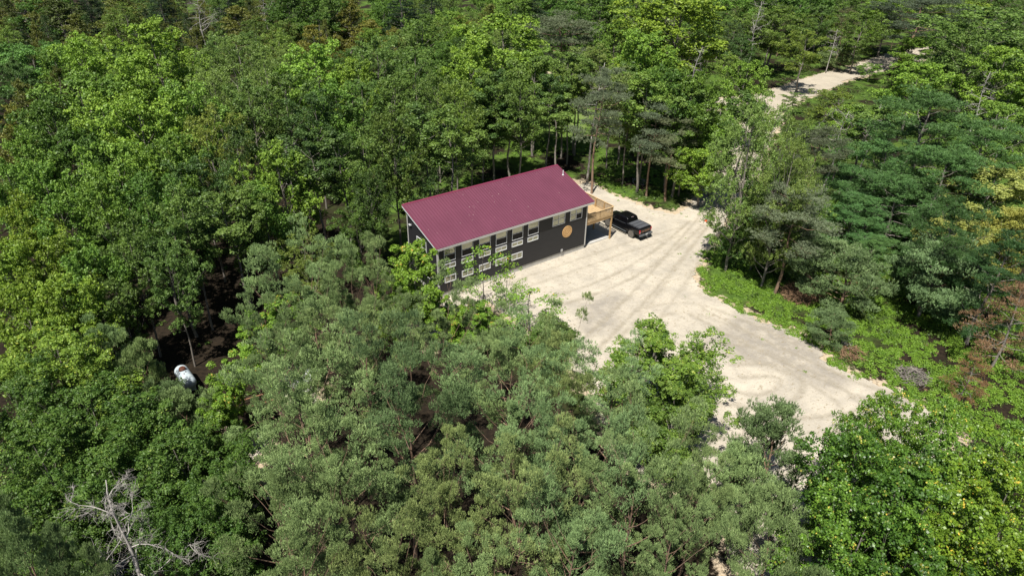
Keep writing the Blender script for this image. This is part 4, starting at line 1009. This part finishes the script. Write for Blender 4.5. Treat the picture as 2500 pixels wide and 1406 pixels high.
('bmaple',2470,1370,10,320,'y','yellow green maple filling the lower right corner'),
('bmaple',2240,1400,10,320,'d','dark maple on the bottom edge of the thicket'),
]
# trees given by the pixel of their foot: kind, foot px, foot py, height, crown px, tint, label
TB=[
('gpine',1622,492,11,110,'p','drooping grey pine at the wood edge behind the truck'),
('thin',1368,388,15,90,'g','slender tree nearest to the right of the roof peak'),
('thin',1382,402,14,80,'b','leaning slender tree right of the roof peak'),
('thin',1404,380,14,80,'g','slender tree with pale stem left of the bare pine snag'),
('gpine',1442,473,15,110,'p','tall pine with bent orange trunk behind the deck'),
('thin',1506,405,14,90,'g','slender tree between the bent pine and the truck'),
('thin',1551,470,15,110,'b','straight pale stemmed tree at the bracken behind the truck'),
('gpine',1576,482,12,100,'p','pine with orange stem at the edge of the sand by the truck'),
('thin',1640,485,14,110,'g','tree with grey stem at the corner of the sand near the driveway'),
('thin',1776,535,15,120,'d','slim tree on the driveway verge just right of the traffic cone'),
('willow',1858,700,14.5,130,'g','tree with pale trunk rooted in the bracken right of the sand'),
('ash',1872,178,13,120,'o','tree with grey leaning trunk on the far bank of the far road'),
('thin',1206,432,14,100,'d','twin stemmed slim tree behind the roof edge'),
('thin',1300,380,14,100,'g','slim tree behind the roof left of its peak'),
('thin',614,768,12,130,'g','pale trunked tree at the wood edge left of the house'),
('thin',478,820,11,120,'d','twisted pale trunked tree above the propane tank'),
('thin',2065,478,12,110,'g','tree with white stem under the dead grey crown'),
('ash',2398,262,12,140,'g','tree with grey forked stem at the right, below the large airy tree'),
]
for k_,px,py,H,wpx,tn,lab in T:
    p=at(px,py,H*.97); dist=np.linalg.norm(p-CAM); plant(k_,p[0],p[1],H,wpx*(.80 if k_ in('maple','ash','willow','poplar') else .77 if k_=='spine' else .92 if k_=='bmaple' else 1.0)/FPX*dist,lab,TINT[tn])
for k_,px,py,H,wpx,tn,lab in TB:
    p=at(px,py,0); dist=np.linalg.norm(p-CAM); plant(k_,p[0],p[1],H,wpx/FPX*dist,lab,TINT[tn])
# bare trees
p=at(240,1190,11.3); dead('bare_tree',p[0],p[1],11.5,7.5,'bleached dead tree with fine tangled twigs in the lower left foreground',3,fine=3.2,limb=13,base=.35,droop=.3,sub=6,lean=.02)
for (px,py,H,wpx,lab,sd) in ((475,-10,14,130,'bare grey treetop among dark cedars at the upper left',5),(640,-15,12,80,'thin bare grey tree above the broad rounded cedar',6),
   (1455,165,15.5,120,'bare pine snag with grey branches behind the deck',7),(1410,20,13,80,'tangle of white dead branches near the top centre',8),
   (1855,10,15,90,'bare grey poplar at the top right of the photo',9),(1905,-40,15,70,'forked white birch trunk at the top edge',10),
   (2060,280,11,190,'dead grey leafless crown with slanting trunk on the right',11),(2145,260,10,110,'small bare grey crown beside the largest blue green pine',12),
   (2470,285,9,140,'grey fallen looking snag near the right edge',13),(2042,75,9,60,'bare grey tree over the shadowed bend of the far road',14),
   (2420,180,12,70,'thin grey stem rising beside the large airy tree',15),(1700,120,13,80,'bare twiggy tree inside the tall lime crown',16),
   (690,340,11,120,'dead tree with one long white branch left of the house',17)):
    p=at(px,py,H*.97); dist=np.linalg.norm(p-CAM); dead('bare_tree',p[0],p[1],H,wpx/FPX*dist,lab,sd,fine=1.1,limb=16,base=.45,sub=4,mt=m_birch if 'birch' in lab or 'white' in lab else m_barkd)
# ------------------------------------------------ fillers between the trees one can name
def inv(x,y,z=0.0):
    d=np.array([x,y,z])-CAM; r=d[0]*math.sin(YAW)-d[1]*math.cos(YAW); f=d[0]*math.cos(YAW)+d[1]*math.sin(YAW); u=d[2]
    zc=f*math.cos(PITCH)-u*math.sin(PITCH); yc=f*math.sin(PITCH)+u*math.cos(PITCH)
    if zc<1: return (-9999,-9999)
    X=r/zc*FPX;Y=-yc/zc*FPX; return (1250+math.cos(ROLL)*X-math.sin(ROLL)*Y,703+math.sin(ROLL)*X+math.cos(ROLL)*Y)
rr=random.Random(11); P2=list(PLACED); nf=0; cand=[]
for i in range(64):
    for j in range(60):
        X=-60+i*5.2+rr.uniform(-2,2); Y=-10+j*5.2+rr.uniform(-2,2)
        cand.append((X,Y))
cand.sort(key=lambda c:math.hypot(c[0]-CAM[0],c[1]-CAM[1]))
short=lambda s:s
FILL_DIR=lambda dx,dy:'right of' if dx>0 and abs(dx)>abs(dy) else ('left of' if abs(dx)>abs(dy) else ('behind' if dy>0 else 'in front of'))
used=set()
for X,Y in cand:
    qx,qy=inv(X,Y,9)
    if not(-60<qx<2560 and -60<qy<900): continue
    D0=math.hypot(X-CAM[0],Y-CAM[1])
    if D0>265 or D0<35: continue
    a=np.array([X]);bb=np.array([Y])
    if clear_d(a,bb)[0]<2.5 or road_d(a,bb)[0]<2.5 or sdist(a,bb,MEAD)[0]<2: continue
    if -22<X<9 and -6<Y<9.5: continue
    gx,gy=inv(X,Y,0)
    if 1650<gx and gy>480: continue                       # the bracken side stays open
    if gx<600 and 760<gy: continue
    if 1190<gx<1660 and 330<gy<520: continue              # open floor behind the deck
    if 1100<qx<1170 and qy<25: continue
    if 1880<qx<2300 and 40<qy<310 and gy>150: continue   # far road stays visible
    if 850<gx<1120 and 540<gy: continue
    if -48<X<-32 and -4<Y<3.0: continue                   # tank glade
    near=sorted((math.hypot(X-p[0],Y-p[1])-p[2]*.55,n_) for n_,p in enumerate(P2))[:1]
    if near[0][0]<2.2: continue
    if min(math.hypot(X-p[0],Y-p[1]) for p in P2)<3.6: continue
    k_=rr.choice(['ash','maple','ash','thin','maple','willow']) if qx<1250 else rr.choice(['maple','ash','poplar','thin','gpine'])
    if qy<110 and qx<900: k_=rr.choice(['cedar','cedar','spruce','ash'])
    if qx>2050 and 250<qy: k_='wpine'
    H=rr.uniform(5.0,8.0) if D0<115 else rr.uniform(8,11.5); tn=rr.choice(['g','g','d','o','b'])
    # description from the nearest described tree
    bst=min(PLACED[:NT] if False else [p for p in PLACED if not p[3].startswith('filler ')],key=lambda p:math.hypot(X-p[0],Y-p[1]))
    bx,by=inv(bst[0],bst[1],9); 
    base=dict(ash='leafy ash',maple='leafy maple',thin='slim leafy tree',willow='feathery tree',poplar='pale poplar',gpine='grey pine',cedar='olive cedar',spruce='dark spruce',wpine='blue green pine')[k_]
    tone=dict(g='plain',d='dusky',o='dull',b='bright')[tn]  # tone word only names the randomly picked crown tint
    core=bst[3]
    core=' '.join(core.split()[:8])
    lab='lower %s %s %s %s'%(tone,base,FILL_DIR(qx-bx,by-qy),core)
    while lab.split()[-1] in ('the','a','of','and','with','at','in','one','to','on','by','just','its','between','behind','left','right','above','below','like','under','near','over','two','beside','than','rising','from','close'): lab=' '.join(lab.split()[:-1])
    if lab in used: continue
    used.add(lab)
    plant(k_,X,Y,H,KIND[k_]['D']*rr.uniform(.8,1.0)*H/KIND[k_]['H']*1.15,lab,TINT[tn],group='lower trees filling the woods')
    PLACED[-1]=PLACED[-1][:3]+('filler '+lab,)+PLACED[-1][4:]
    P2.append(PLACED[-1]); nf+=1
# ------------------------------------------------ bracken, undergrowth, weeds (nobody could count them)
def scatter(name,n,box,dens,rad,per,size,aspect,matn,seed,flat=.55,label=None,cat='undergrowth',hz=.25):
    rng=np.random.RandomState(seed); X=rng.uniform(box[0],box[1],n); Y=rng.uniform(box[2],box[3],n)
    k=dens(X,Y)>rng.rand(n); X=X[k];Y=Y[k]; r=rad[0]+(rad[1]-rad[0])*rng.rand(len(X))**1.5; Z=zgr(X,Y)+r*hz
    cl=np.stack([X,Y,Z,r],1); V,t=leaf_quads(cl,per,size,aspect,rng,flat=flat,up=.8,shell=.3)
    o=bpy.data.objects.new(name,npmesh(name,V,4,LM[matn],t)); COL.objects.link(o); tag(o,label,cat,kind='stuff'); return o
def edge_d(X,Y): return np.minimum(clear_d(X,Y),road_d(X,Y))
EAST=g2([(1700,640),(1690,560),(1800,560),(2060,470),(2420,560),(2560,900),(2560,1230),(2420,1120),(2280,1010),(2190,975),(2000,885),(1860,790),(1720,730)])
def dens_e(X,Y):
    d=clear_d(X,Y)+nz(X,Y,1.3,4)*.9; ins=sdist(X,Y,EAST)<0
    return np.where(ins&(d>-.3)&(nz(X,Y,1.7,12)>-.35),.95,0)
scatter('bracken',34000,(-12,45,-46,4),dens_e,(.18,.5),44,.155,.42,'fern',1,label='bright green bracken and brambles along the right edge of the sand')
scatter('brambles',2600,(-12,45,-46,4),lambda X,Y:np.where((sdist(X,Y,EAST)<0)&(clear_d(X,Y)>1.0)&(nz(X,Y,2.1,3)>.1),.8,0),(.35,.85),60,.15,.5,'under',7,flat=.8,label='darker leafy brambles mounded among the bright bracken on the right')
scatter('dry_litter',2200,(-12,45,-46,4),lambda X,Y:np.where((sdist(X,Y,EAST)<0)&(clear_d(X,Y)>.2)&(nz(X,Y,1.5,15)>.35),.8,0),(.15,.4),26,.17,.22,'rust',8,flat=.5,label='dry brown fern stalks and litter between the green bracken')
TRK=g2([(1440,440),(1470,470),(1560,500),(1660,530),(1720,500),(1740,440),(1640,400),(1420,380),(1230,400),(1240,330),(1500,300)])
scatter('bracken',9000,(0,60,5,70),lambda X,Y:np.where((sdist(X,Y,TRK)<0)&(clear_d(X,Y)+nz(X,Y,1.5,4)>.1)&(nz(X,Y,2.2,2)>-.5),.8,0),(.2,.5),44,.155,.42,'fern',2,label='bright green ferns under the thin trees behind the truck')
BB=g2([(2350,1010),(2560,1000),(2560,1250),(2400,1180)])
def dens_u(X,Y):
    d=edge_d(X,Y); return np.where((d>.5)&(sdist(X,Y,[(-20,-1),(1,-1),(6,7),(-20,8)])>0)&(nz(X,Y,2.6,6)>-.1),np.where(X<-20,.12,.5)*np.where(Y<-6,.0,1),0)*np.where(sdist(X,Y,EAST)<0,0,1)
scatter('undergrowth',60000,(-60,130,-12,120),dens_u,(.2,.6),20,.24,.55,'under',3,label='patchy leafy undergrowth on the forest floor')
def dens_w(X,Y):
    d=clear_d(X,Y); return np.where((d<-.1)&(d>-3.2)&(nz(X,Y,1.1,8)>.30)&(Y>-38),.34,0)+np.where((d<-.2)&(nz(X,Y,2.2,14)>1.05),.10,0)
scatter('weeds',9000,(-24,36,-40,13),dens_w,(.06,.26),22,.13,.4,'fern',4,label='small green weeds sprouting through the sand',cat='weeds')
# brush heaps and mound
def heap(px,py,w_,h_,lab,seed,mm,n=260):
    p=at(px,py,.3); rng=np.random.RandomState(seed); b=MB()
    for i in range(n):
        a=rng.rand()*6.28; r=w_*.5*math.sqrt(rng.rand()); c=np.array([p[0]+math.cos(a)*r,p[1]+math.sin(a)*r,h_*(1-(r/(w_*.5))**2)*rng.rand()+.05])
        d=unit(rng.normal(size=3)*[1,1,.35]); L=rng.uniform(.25,.8)*w_*.3; b.tube([c-d*L,c+rng.normal(size=3)*.08,c+d*L],[.03*rng.uniform(.4,1.3),.022,.008],3,cap=False)
    o=b.build('brush_pile',mm); tag(o,lab,'brush pile')
m_stick=mat('grey_sticks',(.27,.24,.21),.9,noise=.4,nscale=3)
m_brown=mat('brown_twigs',(.26,.16,.09),.9,noise=.4,nscale=3)
heap(1955,715,3.4,1.5,'rounded brown heap of dead brush under the reddish pine',1,m_brown,700)
heap(2230,915,2.6,.7,'low grey heap of sticks on the green bank',2,m_stick,280)
heap(2080,860,2.4,.6,'scattered brown brush pile at the foot of the small dusky pine',3,m_brown,260)
heap(1560,440,2.2,.4,'pale fallen branches lying in the ferns behind the truck',4,m_barkd,60)
heap(2060,840,1.6,.5,'few grey dead limbs sticking out beside the dusky pine',5,m_barkd,60)
